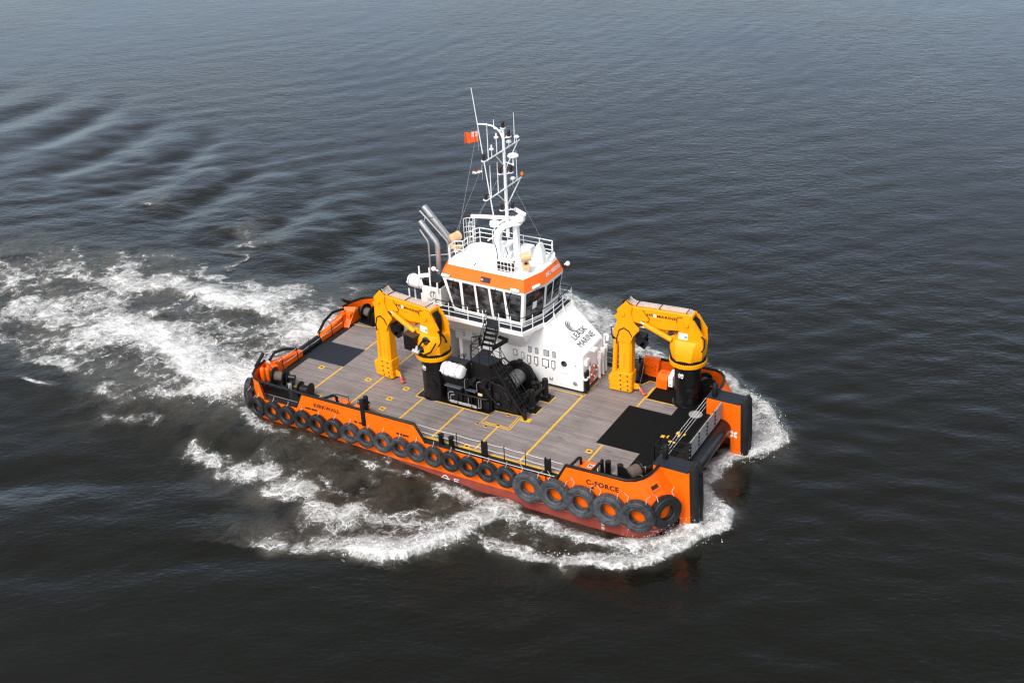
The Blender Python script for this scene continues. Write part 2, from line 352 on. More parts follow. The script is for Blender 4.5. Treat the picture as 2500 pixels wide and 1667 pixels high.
# (points, half width, foam at the start, foam at the end, lift)
STROKES = [
 ([(5.8,-7.6),(5.0,-9.2),(4.9,-10.6),(3.9,-12.3),(2.4,-13.8),(.6,-14.5)], (.42,1.25), .80, 1.15, .34),
 ([(4.9,-10.8),(3.7,-12.6),(2.2,-13.9),(.2,-14.6)], (.40,.85), 1.15, 1.05, .22),
 ([(1.6,-14.0),(-.8,-14.6),(-4.5,-16.0)], (.35,1.6), .85, .30, .0),
 ([(3.6,-10.2),(.8,-11.2),(-2.2,-12.3)], 1.2, .42, .40, .0),
 ([(-2.2,-11.4),(-4.4,-12.2)], (1.2,.9), .80, .70, .1),
 ([(-6.0,-11.3),(-7.8,-12.0)], 1.0, .86, .62, .1),
 ([(-9.2,-10.9),(-11.4,-11.8)], .9, .70, .50, .06),
 ([(-12.6,-11.2),(-14.8,-11.0)], .7, .50, .34, .0),
 ([(4.6,-7.5),(7.4,-7.9),(10.0,-8.2),(12.6,-7.8),(14.8,-6.4),(16.1,-4.2)], .62, .58, 1.0, .20),
 ([(6.2,-10.4),(8.6,-10.9),(10.8,-10.7),(13.2,-9.5),(15.4,-7.6),(16.9,-5.2),(17.3,-3.4),(16.7,-1.8)], (.75,.30), .40, 1.15, .26),
 ([(13.2,-8.0),(14.8,-6.9),(16.2,-4.8)], .6, .36, .6, .1),
 ([(15.9,-2.6),(15.2,-.4),(14.9,1.8),(15.3,3.6)], .75, .95, 1.0, .12),
 ([(15.9,3.0),(17.1,4.8),(17.4,6.6),(16.7,8.4),(15.1,10.1),(13.2,11.4),(11.4,12.4)], (1.0,.32), 1.05, .60, .22),
 ([(16.4,4.6),(16.2,6.6),(14.8,8.4)], .9, .62, .5, .1),
 ([(12.6,9.8),(9.0,11.8),(4.8,13.8),(.4,16.6),(-3.0,19.1)], (1.1,.5), .5, .9, .2),
 ([(1.8,13.8),(-.6,16.6)], 1.5, .7, .9, .2),
 ([(-14.3,-6.8),(-12.4,-7.4),(-10.4,-7.6)], .5, .55, .35, .0),
 ([(-9.0,-7.6),(-4,-7.7),(1,-7.6),(4.6,-7.4)], .45, .22, .42, .0),
 # the two propeller washes
 ([(-13.9,-2.4),(-17.5,-2.7),(-21.5,-2.8),(-27.0,-1.6),(-36.0,.4),(-52.0,2.6)], 2.9, 1.18, .42, .10),
 ([(-14.2,-3.6),(-18.6,-5.4),(-22.8,-6.6)], (.7,2.0), 1.05, .62, .1),
 ([(-22.0,-6.4),(-28.0,-6.0),(-36.0,-4.4),(-48.0,-2.4)], 1.1, .46, .26, .0),
 ([(-14.0,3.4),(-17.6,4.6),(-21.0,6.8),(-26.0,7.6),(-36.0,7.0),(-52.0,5.6)], 1.8, 1.10, .34, .10),
 ([(-14.4,4.4),(-17.0,7.0),(-20.4,8.6),(-24.6,8.6)], 1.8, .85, .62, .05),
 ([(-15.2,6.8),(-17.6,9.4),(-19.2,11.8)], .7, .60, .44, .05),
 ([(-23.0,10.4),(-30.0,10.8),(-38.0,9.8),(-50.0,8.4)], .9, .34, .20, .0),
 ([(-29,3.0),(-38,3.8),(-52,4.0)], 1.2, .46, .30, .0),
 ([(-36.8,19.2),(-34.6,18.2),(-32.6,16.6)], (.8,.35), .60, .80, .1), ([(-48.2,21.6),(-46.4,21.2)], .35, .58, .5, .08), ([(-33.4,14.9),(-30.4,12.9)], .3, .48, .42, .0),
 ([(-19.0,-9.3),(-22.6,-9.5)], .6, .36, .32, .0), ([(-29.5,-9.4),(-33.5,-9.4)], .3, .42, .36, .0), ([(-10.6,-10.8),(-14.8,-10.8)], .6, .30, .22, .0),
]
for pts, hw, f0, f1, lift in STROKES:
    d, fr, sd_ = seg_dist(wx, wy, pts)
    if isinstance(hw, tuple): hw = np.where(sd_ > 0, hw[0], hw[1])     # steep on the left or right of the stroke
    g = np.exp(-(d/hw)**2*1.1); f = f0+(f1-f0)*fr
    foam = np.maximum(foam, g*f)+.18*np.minimum(foam, g*f); hgt = hgt+lift*np.exp(-(d/(hw*1.3))**2)*np.clip(f, 0, 1)
    if f0 > .3: aer = np.maximum(aer, np.exp(-(d/(hw*1.9))**2)*min(1, f0*1.1))
clump = fbm(wx*.40, wy*.40, 71, 5)
foam = foam*(.45+1.1*clump)*(1-aft+aft*(.30+1.45*sm_(fbm(wx*.22, wy*.22, 77, 4), .30, .66)))
foam = foam*(1-.22*sm_(XX, -24., -44.))
# wash area behind the stern: turbulent, aerated water
wash = 1/(1+np.exp((XX+13.2)*2.2))*np.exp(-(np.maximum(0, np.abs(YY-1.2)-5.2)/2.2)**2)*np.exp(np.minimum(0, (XX+14))/46)
aer = np.maximum(aer, wash*.85); foam = np.maximum(foam, wash*(.12+.95*np.clip(clump-.36, 0, 1)))
side = np.exp(-(np.maximum(0, np.abs(YY+8.6)-1.6)/1.3)**2)*((XX > -11) & (XX < 12))
aer = np.maximum(aer, side*.50); foam = np.maximum(foam, side*(.07+.42*np.clip(clump-.40, 0, 1)))
# ship waves (Kelvin pattern) to either side of the wake
def packet(nx, ny, lam, amp, yc, wd, x0, x1, ph, sharp=1.0, curve=0.):
    q = (XX*nx+YY*ny)*2*PI/lam+ph+2.2*(fbm(XX*.06, YY*.06, 5)-.5)+.9*(fbm(XX*.25, YY*.25, 15)-.5)+curve*((YY-yc)/8)**2
    env = np.exp(-((YY-yc)/wd)**2)/(1+np.exp((XX-x0)/2.5))/(1+np.exp((x1-XX)/6))
    s = np.sin(q)
    return amp*env*(.60+.75*sm_(fbm(XX*.11+ph*7, YY*.11, 17), .32, .68))*(s+.28*sharp*np.cos(2*q))
H = packet(.975, .12, 9.0, .17, 11.0+(5-XX)*.30, 8.0, -12, -92, .6, .7, 1.1)+packet(.57, .82, 5.6, .05, 10.5+(5-XX)*.36, 6.5, -10, -85, .6)
H = H+packet(.82, .57, 7.0, .06, 9+(5-XX)*.2, 5.5, -20, -85, 1.7)
H = H+packet(.50, -.86, 9.5, .20, -9.5-(5-XX)*.42, 5.5, 0, -70, 2.2)
H = H+packet(.46, -.89, 5.0, .03, -9.5-(5-XX)*.50, 7.0, 0, -70, .2)
# wind sea
rs = np.random.RandomState(3)
for i in range(34):
    lam = 1.3*(5.0/1.3)**rs.rand(); th = R_(-66+30*rs.randn()); a = .0015*lam**.9
    k = 2*PI/lam
    H = H+a*np.sin(k*(XX*math.cos(th)+YY*math.sin(th))+rs.rand()*7)*(.35+1.1*fbm(XX*.05+i*3, YY*.05, 90+i, 2))
turb = np.clip(foam, 0, 1)*(fbm(XX*1.5, YY*1.5, 51, 3)-.45)*.42+wash*(fbm(XX*.6, YY*.6, 57, 4)-.5)*.62+aer*(fbm(XX*.8, YY*.8, 59, 4)-.5)*.30
swell = 1.08*sm_(XX, 8.5, -7.0)*sm_(XX, -42., -15.)*np.exp(-(np.maximum(0, np.abs(YY)-6.4)/3.4)**2)   # the boat's own stern wave stands against the hull
H = H+hgt+turb+swell
ins = (np.abs(YY) < 6.2) & (XX > -13.3) & (XX < 13.6)
H = np.where(ins, -.9, H)
far = np.clip((np.hypot(XX, YY)-150)/200, 0, 1); H = H*(1-far)
ny_, nx_ = XX.shape
co = np.stack([XX, YY, WZ+H], -1).reshape(-1, 3).astype(np.float32)
idx = np.arange(ny_*nx_).reshape(ny_, nx_)
qd = np.stack([idx[:-1,:-1], idx[:-1,1:], idx[1:,1:], idx[1:,:-1]], -1).reshape(-1, 4).astype(np.int32)
me = bpy.data.meshes.new('water')
me.vertices.add(len(co)); me.vertices.foreach_set('co', co.ravel())
me.loops.add(qd.size); me.loops.foreach_set('vertex_index', qd.ravel())
me.polygons.add(len(qd)); me.polygons.foreach_set('loop_start', np.arange(0, qd.size, 4, dtype=np.int32))
me.update(calc_edges=True)
me.polygons.foreach_set('use_smooth', [True]*len(qd))
for nm, arr in (('foam', foam), ('aer', aer)):
    at = me.attributes.new(nm, 'FLOAT', 'POINT'); at.data.foreach_set('value', arr.ravel().astype(np.float32))

def sea_mat():
    m, t, b = newmat('sea_water'); L = t.links.new
    tc = t.nodes.new('ShaderNodeTexCoord'); P = tc.outputs['Object']
    fo = N(t, 'ShaderNodeAttribute', attribute_name='foam'); ae = N(t, 'ShaderNodeAttribute', attribute_name='aer')
    def math_(op, a, b_=None, clamp=False):
        n = t.nodes.new('ShaderNodeMath'); n.operation = op; n.use_clamp = clamp
        for i, x in enumerate((a, b_)):
            if x is None: continue
            if isinstance(x, (int, float)): n.inputs[i].default_value = x
            else: L(x, n.inputs[i])
        return n.outputs[0]
    def smooth(x, a, b_):
        n = t.nodes.new('ShaderNodeMapRange'); n.interpolation_type = 'SMOOTHSTEP'
        n.inputs['From Min'].default_value = a; n.inputs['From Max'].default_value = b_
        L(x, n.inputs['Value']); return n.outputs['Result']
    def noise(scale, det, rough=.6, dist=0., vec=None):
        n = N(t, 'ShaderNodeTexNoise', Scale=scale, Detail=det, Roughness=rough, Distortion=dist); L(vec or P, n.inputs['Vector']); return n
    # warped position so that foam threads curl
    wn = noise(.55, 3., .55); wn2 = noise(1.9, 2., .5)
    s1 = t.nodes.new('ShaderNodeVectorMath'); s1.operation = 'SCALE'; s1.inputs['Scale'].default_value = 1.3; L(wn.outputs['Color'], s1.inputs[0])
    s2 = t.nodes.new('ShaderNodeVectorMath'); s2.operation = 'SCALE'; s2.inputs['Scale'].default_value = .30; L(wn2.outputs['Color'], s2.inputs[0])
    a1 = t.nodes.new('ShaderNodeVectorMath'); L(P, a1.inputs[0]); L(s1.outputs[0], a1.inputs[1])
    a2 = t.nodes.new('ShaderNodeVectorMath'); L(a1.outputs[0], a2.inputs[0]); L(s2.outputs[0], a2.inputs[1]); WP = a2.outputs[0]
    fl = math_('MULTIPLY', fo.outputs['Fac'], 1.0)
    n1 = noise(1.2, 9., .66, .15, WP); n2 = noise(8.0, 5., .66, .0, P)
    rid = math_('ABSOLUTE', math_('SUBTRACT', noise(.85, 5., .55, .9, WP).outputs['Fac'], .5))      # thin curling threads
    thread = smooth(rid, .055, .0)
    rid2 = math_('ABSOLUTE', math_('SUBTRACT', noise(2.1, 4., .55, .7, WP).outputs['Fac'], .5))
    thread2 = smooth(rid2, .06, .0)
    rid3 = math_('ABSOLUTE', math_('SUBTRACT', noise(.42, 4., .55, 1.3, WP).outputs['Fac'], .5)); thread3 = smooth(rid3, .045, .0)
    nn = math_('SUBTRACT', n1.outputs['Fac'], .5); nf = math_('SUBTRACT', n2.outputs['Fac'], .5)
    gate = smooth(fl, .02, .16)
    dens = math_('ADD', math_('ADD', fl, math_('MULTIPLY', math_('MULTIPLY', nn, 1.6), gate)), math_('MULTIPLY', math_('MULTIPLY', nf, .42), gate))
    solid = smooth(dens, .66, 1.20)
    def lace(scale, k):                 # foam lies in a net of cells; the denser it is the more the cells close
        vo = N(t, 'ShaderNodeTexVoronoi', Scale=scale); vo.feature = 'DISTANCE_TO_EDGE'; L(WP, vo.inputs['Vector'])
        thr = math_('MAXIMUM', math_('MULTIPLY', math_('SUBTRACT', dens, .26), k), 0.0)
        return math_('MULTIPLY', math_('DIVIDE', math_('SUBTRACT', thr, vo.outputs['Distance']), math_('ADD', math_('MULTIPLY', thr, .55), .012)), 1.0, True)
    l1 = lace(1.05, .34); l2 = lace(2.9, .40)
    tm = math_('MULTIPLY', math_('MAXIMUM', thread, thread3), smooth(math_('ADD', fl, math_('MULTIPLY', nn, .7)), .18, .50))
    mask = math_('MAXIMUM', math_('MAXIMUM', solid, math_('MULTIPLY', tm, .55)), math_('MAXIMUM', math_('MULTIPLY', l1, .80), math_('MULTIPLY', l2, .62)), True)
    veil = math_('MULTIPLY', smooth(dens, .12, .75), .34)
    mask2 = math_('MAXIMUM', mask, veil, True)
    # water body
    aermask = math_('MULTIPLY', ae.outputs['Fac'], smooth(math_('ADD', noise(.5, 5., .6, 0., WP).outputs['Fac'], math_('MULTIPLY', fl, .3)), .28, .72), True)
    mixb = t.nodes.new('ShaderNodeMix'); mixb.data_type = 'RGBA'; L(aermask, mixb.inputs[0])
    mixb.inputs[6].default_value = (.0046,.0050,.0030,1); mixb.inputs[7].default_value = (.088,.078,.062,1)
    mixf = t.nodes.new('ShaderNodeMix'); mixf.data_type = 'RGBA'; L(mask2, mixf.inputs[0]); L(mixb.outputs[2], mixf.inputs[6])
    fcol = ramp(t, (.30, .62), ((.46,.45,.43), (.90,.90,.89))); L(math_('ADD', math_('MULTIPLY', n1.outputs['Fac'], .75), math_('MULTIPLY', n2.outputs['Fac'], .25)), fcol.inputs[0]); L(fcol.outputs[0], mixf.inputs[7])
    L(mixf.outputs[2], b.inputs['Base Color'])
    ro = t.nodes.new('ShaderNodeMapRange'); L(mask2, ro.inputs['Value']); ro.inputs['To Min'].default_value = .10; ro.inputs['To Max'].default_value = .9
    L(ro.outputs[0], b.inputs['Roughness']); b.inputs['IOR'].default_value = 1.333
    # ripples
    mp = t.nodes.new('ShaderNodeMapping'); mp.vector_type = 'TEXTURE'; mp.inputs['Rotation'].default_value = (0,0,R_(28)); mp.inputs['Scale'].default_value = (1.9,1.0,1)
    L(P, mp.inputs[0])
    b0 = noise(.34, 2., .5, .3, mp.outputs[0]); b1 = noise(1.35, 3., .5, .25, mp.outputs[0]); b2 = noise(4.0, 3., .55, .2, mp.outputs[0])
    hsum = math_('ADD', math_('ADD', math_('MULTIPLY', b0.outputs['Fac'], .03), math_('MULTIPLY', b1.outputs['Fac'], .040)), math_('MULTIPLY', b2.outputs['Fac'], .032))
    calm = smooth(noise(.035, 3., .5).outputs['Fac'], .25, .75)
    hs_ = math_('MULTIPLY', hsum, math_('ADD', .35, math_('MULTIPLY', calm, .95)))
    hs2 = math_('ADD', hs_, math_('MULTIPLY', math_('MULTIPLY', ae.outputs['Fac'], noise(2.4, 5., .65, .5, WP).outputs['Fac']), .22))
    bp = N(t, 'ShaderNodeBump', Strength=1.0, Distance=1.0); L(hs2, bp.inputs['Height'])
    bp2 = N(t, 'ShaderNodeBump', Strength=.8, Distance=.16); L(dens, bp2.inputs['Height']); L(bp.outputs[0], bp2.inputs['Normal'])
    mixn = t.nodes.new('ShaderNodeMix'); mixn.data_type = 'VECTOR'; L(mask2, mixn.inputs[0]); L(bp.outputs[0], mixn.inputs[4]); L(bp2.outputs[0], mixn.inputs[5])
    L(mixn.outputs[1], b.inputs['Normal'])
    return m
me.materials.append(sea_mat())
# droplets thrown up along the breaking edges
rr_ = np.random.RandomState(9); sv, sf = [], []
def hs_at(x, y): return float(H[min(np.searchsorted(gy, y), len(gy)-1), min(np.searchsorted(gx, x), len(gx)-1)])
for pts, n_, up_ in (([(4.6,-9.6),(4.7,-10.8),(3.6,-12.6),(2.2,-13.9),(.2,-14.7),(-2.,-15.)], 520, .42), ([(9.0,-10.6),(13.2,-9.3),(15.4,-7.4),(16.9,-5.0),(17.2,-3.2),(16.5,-1.6)], 520, .40),
                      ([(12.6,-7.5),(14.8,-6.3),(16.2,-4.2),(16.3,-2.6)], 320, .55), ([(16.0,3.0),(17.2,5.0),(17.3,7.0),(16.2,9.0),(13.6,11.2)], 420, .40), ([(-14.2,-4.8),(-17,-6.2),(-22,-7.0)], 260, .35)):
    for i in range(n_):
        k = rr_.randint(len(pts)-1); f = rr_.rand(); x = pts[k][0]*(1-f)+pts[k+1][0]*f+rr_.randn()*.32; y = pts[k][1]*(1-f)+pts[k+1][1]*f+rr_.randn()*.32
        z = WZ+hs_at(x, y)+abs(rr_.randn())*up_*.5; q = .012+.035*rr_.rand()**3; o_ = len(sv)
        for a in ((1,0,-.6),(-.5,.87,-.6),(-.5,-.87,-.6),(0,0,1)): sv.append((x+a[0]*q, y+a[1]*q, z+a[2]*q))
        sf += [(o_,o_+2,o_+1),(o_,o_+1,o_+3),(o_+1,o_+2,o_+3),(o_+2,o_,o_+3)]
sm2 = bpy.data.meshes.new('spray'); sm2.from_pydata(sv, [], sf); sm2.materials.append(INKW)
spr = bpy.data.objects.new('spray', sm2); C.objects.link(spr); spr['kind'] = 'stuff'; spr['label'] = 'white spray droplets thrown up along the breaking bow waves'
sea = bpy.data.objects.new('water', me); C.objects.link(sea); sea['kind'] = 'structure'; sea['label'] = 'dark rippled estuary water with white wake foam around the boat'
# ------------------------------------------------------------------ the boat
boat = thing('workboat', 'orange hulled workboat with white wheelhouse, timber work deck and red bottom, steaming through grey water', 'workboat', (0,0,0))
HB = 6.7
# hull outline, starboard half (y<0) as a function of height: stern to bow
def outline(z):
    k = max(0, min(1, (z+.5)/1.6))      # 0 low, 1 at bulwark top
    st = [(-13.62,-1.1),(-13.75,-3.4),(-13.80,-4.6),(-13.72,-5.35),(-13.42,-6.0),(-12.95,-6.40),(-12.3,-6.62),(-11.6,-6.7)]
    lo = [(13.5,-6.7),(14.15,-6.62),(14.62,-6.25),(14.92,-5.7),(15.10,-5.1),(15.14,-4.58)]
    hi = [(13.0,-6.7),(13.42,-6.50),(13.74,-6.12),(13.92,-5.65),(14.0,-5.1),(14.0,-4.58)]
    b = [(l[0]*(1-k)+h[0]*k, l[1]*(1-k)+h[1]*k) for l, h in zip(lo, hi)]
    return st, b
def ring(z):
    st, b = outline(z)
    half = st+[(x, -6.7) for x in (-6, 0, 6, 9.4)]+b+[(14.1, -4.56), (14.1, -3.3)]
    return [V(x, y, z) for x, y in half]+[V(x, -y, z) for x, y in reversed(half)]
def flare(z):
    r = ring(z)
    for p in r:                         # cut the forefoot and the stern in under water
        if p.z < -2.2 and p.x > 12: p.x -= (-2.2-p.z)*1.1
    return r
RED = -1.72
h = MB(); h.loft([ring(RED), ring(-1.1), ring(-.6), ring(-.35), ring(-.02)], True, True)
hull = h.build('hull', ORANGE, boat, smooth=40)
h = MB(); h.loft([flare(-3.4), flare(-2.6), flare(-2.1), [p+V(0,0,0) for p in ring(RED)]], True, False)
rb = h.build('bottom', REDBOT, hull, smooth=40)
# load line, draught figures
for x, z in ((1.3,-2.10),):
    b = MB(); b.tube([V(x+.2*math.cos(a), -6.715, z+.2*math.sin(a)) for a in [2*PI*i/20 for i in range(20)]], .024, 5, True)
    b.box(x-.32, x+.32, -6.73, -6.71, z-.022, z+.022); b.build('load_line_mark', INKW, hull)
    b = MB(); b.box(x+.62, x+.66, -6.73, -6.71, z-.14, z+.16); b.box(x+.62, x+.95, -6.735, -6.712, z+.13, z+.165); b.box(x+.62, x+.90, -6.735, -6.712, z-.02, z+.015); b.build('load_line_mark', INKW, hull)
for i, s_ in enumerate(('24', '22', '20', '18')):
    text('draught_figure', s_, (11.52, -6.712, -1.98-.245*i), (1,0,0), (0,0,1), .15, INKW, hull, bold=.02)
# ---- deck
d = MB()
pl = [(-13.1,-6.15),(9.0,-6.15),(13.1,-6.15),(13.9,-5.0),(13.9,5.0),(13.1,6.15),(-13.1,6.15)]
d.prism([V(x, y, -.03) for x, y in pl], (0,0,.035))
deck = d.build('deck', WOOD, boat)
d = MB(); r_ = ring(0); d.prism([V(p.x*.997, p.y*.992, -.07) for p in r_], (0,0,.055)); d.build('deck_margin', DECKG, boat)
def mat_sheet(x0, x1, y0, y1, m_, z=.009, name='rubber_mat'):
    b = MB(); b.box(x0, x1, y0, y1, .0, z+.012); return b.build(name, m_, deck, bevel=.006)
mat_sheet(-13.05, -9.92, -1.16, 1.32, BLUEDK)
mat_sheet(9.10, 11.86, -2.34, 2.30, MAT)
b = MB(); b.prism([V(11.87,-6.1,.004), V(13.88,-6.1,.004), V(13.88,6.1,.004), V(11.87,6.1,.004)], (0,0,.013)); b.build('rubber_mat', MAT, deck)
b = MB(); b.box(9.72, 11.86, 3.52, 6.15, .004, .018); b.build('crane_pad', MAT, deck)
b = MB(); b.prism([V(x, y, .004) for x, y in ((7.4,6.1),(7.4,5.2),(8.1,4.55),(8.45,5.0),(8.75,4.95),(9.0,5.6),(9.7,5.6),(9.7,6.15))], (0,0,.013)); b.build('deck_plate', BLACK, deck)
b = MB(); b.prism([V(x, y, .004) for x, y in ((-3.40,-2.25),(1.82,-2.25),(1.9,-1.72),(3.86,-1.62),(3.86,1.6),(1.5,2.36),(-1.3,2.36),(-3.40,1.2))], (0,0,.013)); b.build('deck_plate', BLACK, deck)
b = MB(); b.box(-13.1, -12.75, -6.1, 6.1, .004, .016); b.build('deck_margin', DECKG, deck)
# yellow lines
def line(p, q, wd=.11, z=.011):
    b = MB(); b.bar(V(p[0],p[1],z), V(q[0],q[1],z), wd, .01); return b.build('deck_marking', MARK, deck)
LX = [-9.92, -6.70, -2.88, .06, 3.04, 6.02, 9.52]
line((-9.92,-4.40),(-9.92,-1.2)); line((-9.92,1.36),(-9.92,6.1))
line((-6.70,-6.1),(-6.70,6.1)); line((-2.88,-6.1),(-2.88,-2.4)); line((.06,-6.1),(.06,-2.36)); line((3.04,-6.1),(3.04,-3.34))
line((6.02,-6.1),(6.02,2.1), .13); line((9.55,-6.1),(9.55,-2.4)); line((9.60,2.36),(9.60,4.9))
line((-8.9,-6.12),(9.2,-6.12), .13)
b = MB(); b.prism([V(x, y, .004) for x, y in ((-13.05,-6.12),(-8.98,-6.12),(-8.98,-4.86),(-10.5,-4.70),(-11.46,-4.66),(-11.5,-4.34),(-13.05,-4.3))], (0,0,.013)); b.build('deck_plate', BLACK, deck)
for p, q in (((-3.46,-2.32),(1.9,-2.32)), ((1.9,-2.32),(1.9,-1.72)), ((1.9,-1.72),(3.75,-1.66)), ((-3.46,-2.37),(-3.46,-.6)), ((9.66,3.46),(9.66,6.1)), ((9.6,3.46),(11.85,3.46)),
             ((1.4,2.12),(6.12,2.12)), ((6.12,2.06),(6.12,6.1)), ((8.05,4.5),(8.45,4.95)), ((8.45,4.95),(8.78,4.9)), ((8.78,4.9),(9.02,5.55)), ((9.02,5.55),(9.6,5.55)), ((7.35,5.15),(8.05,4.5)),
             ((-12.2,-4.30),(-11.5,-4.30)), ((-11.5,-4.30),(-11.5,-4.62)), ((-11.5,-4.62),(-10.5,-4.66)), ((-9.35,-4.82),(-8.95,-4.82)), ((-8.95,-4.82),(-8.95,-5.2)), ((-12.9,4.2),(-12.05,4.2)), ((-12.05,4.2),(-11.1,4.45)),
             ((1.86,-3.30),(3.84,-3.30)), ((3.84,-3.30),(3.76,-1.7)), ((1.86,-3.36),(1.9,-1.74)), ((2.04,-3.14),(3.68,-3.14)), ((3.68,-3.14),(3.62,-1.8))):
    line(p, q, .07, .012)
def padeye(x, y, s=.19):
    b = MB(); b.box(x-s, x+s, y-s, y+s, .006, .019); b.mi = 1; b.box(x-.09, x+.09, y-.06, y+.06, .015, .026); b.build('deck_socket', [MARK, BLACK], deck)
for x, y in ((-11.17,-1.85),(-11.11,-4.50),(-4.78,-3.31),(-4.51,-4.52),(-4.51,-1.83),(9.15,-3.36),(2.46,-5.95),(-7.4,-1.9),(-7.5,3.2),(4.6,4.0)): padeye(x, y)
for x, y in ((1.75,-3.5),(2.35,-3.55),(2.98,-3.16),(2.95,-1.86)): padeye(x, y, .11)
b = MB(); b.box(3.84, 4.52, -2.10, -1.66, .006, .02); b.build('deck_marking', MARK, deck)
for x, y, w_ in ((12.34,-.09,.22),(12.62,.0,.1),(13.0,.62,.2),(13.16,.40,.14),(12.92,-.36,.16),(13.18,-.36,.16),(13.4,.62,.12)):
    b = MB(); b.box(x-w_/2, x+w_/2, y-.14, y+.14, .018, .026); b.build('deck_marking', MARK, deck)
# ---- bulwarks
def bulwark(pts, name, par, thick=.09, mat=ORANGE):
    """pts: list of (x,y,z0,z1) along the outside"""
    b = MB(); rings = []
    for i, (x, y, z0, z1) in enumerate(pts):
        a = pts[max(i-1,0)]; c = pts[min(i+1,len(pts)-1)]; dx, dy = c[0]-a[0], c[1]-a[1]; L = math.hypot(dx, dy); nx, ny = -dy/L*thick, dx/L*thick
        rings.append([V(x,y,z0), V(x,y,z1), V(x+nx,y+ny,z1), V(x+nx,y+ny,z0)])
    b.loft(rings, True, True); return b.build(name, mat, par, smooth=40)
def pipe(pts, r, name, mat, par, n=10):
    b = MB(); b.tube(pts, r, n); return b.build(name, mat, par, smooth=60)
for sg in (1, -1):
    m_ = lambda pts: [(x, y*sg, *z) for x, y, *z in pts][::sg]
    st, _ = outline(1.1)
    # aft bulwark, its opening at the mooring winch left free on the near side
    A = [(-9.46,-6.7,-.02,.06),(-8.96,-6.7,-.02,1.10),(-5.,-6.7,-.02,1.10),(-.66,-6.7,-.02,1.10),(.05,-6.7,-.02,.02)]
    bw = bulwark(m_(A), 'bulwark', boat)
    corner = [(-12.0,-6.69,-.02,.04),(-12.36,-6.62,-.02,1.10)]+[(x, y, -.02, 1.10) for x, y in reversed(st[2:6])]+[(-13.80,-4.25,-.02,1.10)]
    cb = bulwark(m_(corner)[::-1], 'bulwark', boat) if sg == 1 else bulwark(m_(corner)[::-1], 'bulwark', boat)
    b = MB(); b.prism([V(-13.8,-4.3*sg,.9), V(-13.8,-4.3*sg,1.12), V(-13.0,-4.75*sg,1.05), V(-12.85,-3.55*sg,.0), V(-13.5,-3.4*sg,.0)], (-.12,.0,.0)); b.build('stern_panel', ORANGE, boat)
    b = MB(); b.obox((-13.28,-4.55*sg,.42),(.30,.0,.0),(.0,.62,0),(0,0,.42)); b.build('stern_locker', ORANGE, boat, bevel=.05)
    b = MB(); b.prism([V(-13.30,-3.9*sg,.0), V(-13.30,-3.9*sg,.95), V(-13.30,-3.3*sg,.78), V(-13.30,-1.05*sg,.42), V(-13.30,-1.05*sg,.0)], (-.42,0,0)); b.build('stern_bulwark', ORANGE, boat, bevel=.03)
    cap = [(.07,-6.66,.0),(-.66,-6.66,1.12),(-5,-6.66,1.12),(-8.9,-6.66,1.12),(-12.3,-6.58,1.12)]+[(x*.997, y*.995, 1.12) for x, y in reversed(st[2:6])]+[(-13.78,-4.3,1.15)]
    pipe([V(x, y*sg, z) for x, y, z in cap], .085, 'cap_rail', BLACK, bw)
    pipe([V(-12.36,-6.6*sg,1.1), V(-12.0,-6.68*sg,.03), V(-9.46,-6.68*sg,.05), V(-8.96,-6.68*sg,1.1)], .05, 'opening_rim', BLACK, bw)
    pipe([V(-13.8,-4.3*sg,1.7), V(-13.82,-4.75*sg,1.35), V(-13.78,-5.2*sg,1.14)], .12, 'pipe_horn', BLACK, cb)
    pipe([V(-13.55,-4.05*sg,1.12), V(-13.85,-3.2*sg,1.18), V(-13.85,-2.2*sg,.95), V(-13.7,-1.25*sg,.52)], .10, 'stern_pipe', BLACK, boat)
    # bow bulwark
    _, bh = outline(1.1); _, bl = outline(-.02)
    F = [V(8.80,-6.7*sg,-.02), V(9.38,-6.7*sg,-.02), V(11.5,-6.7*sg,-.02)]
    lo = [V(8.80,-6.7,-.02), V(9.36,-6.7,-.02), V(11.5,-6.7,-.02)]+[V(x,y,-.02) for x, y in bl]
    hi = [V(8.80,-6.7,.02), V(9.36,-6.7,1.08), V(11.5,-6.7,1.12)]+[V(x,y,1.15) for x, y in bh]
    bb = MB(); rings = []
    for i, (p, q) in enumerate(zip(lo, hi)):
        a = hi[max(i-1,0)]; c = hi[min(i+1,len(hi)-1)]; t_ = (c-a); t_.z = 0; t_.normalize(); n_ = V(-t_.y, t_.x, 0)*.09
        rings.append([p, q, q+n_, p+n_])
    rings = [[V(p.x, p.y*sg, p.z) for p in (r if sg == 1 else r[::-1])] for r in rings]
    bb.loft(rings); bowb = bb.build('bulwark', ORANGE, boat, smooth=40)
    pipe([V(p.x, p.y*.994*sg, p.z+.02) for p in hi], .085, 'cap_rail', BLACK, bowb)
    if sg == 1:
        text('lettering', 'KIRKWALL', (-8.06,-6.712,.43), (1,0,0), (0,0,1), .27, INK, bw, width=1.98, bold=.025, spacing=1.08)
        text('lettering', 'C-FORCE', (10.62,-6.712,.27), (1,0,0), (0,0,1), .33, INK, bowb, width=1.97, bold=.034, spacing=1.14)
        for x0, z0, n in ((-8.78,.13,3),(-8.30,.13,3),(-5.05,.10,1),(-4.72,.10,1),(-1.98,.10,3),(-1.52,.08,3),(10.86,.05,1)):
            b = MB(); b.prism([V(x0,-6.706,z0), V(x0+.14*max(n,1.7),-6.706,z0), V(x0+.14*max(n,1.7),-6.706,z0+.13), V(x0,-6.706,z0+.13)], (0,-.006,0)); b.build('freeing_port', SCUP, bw)
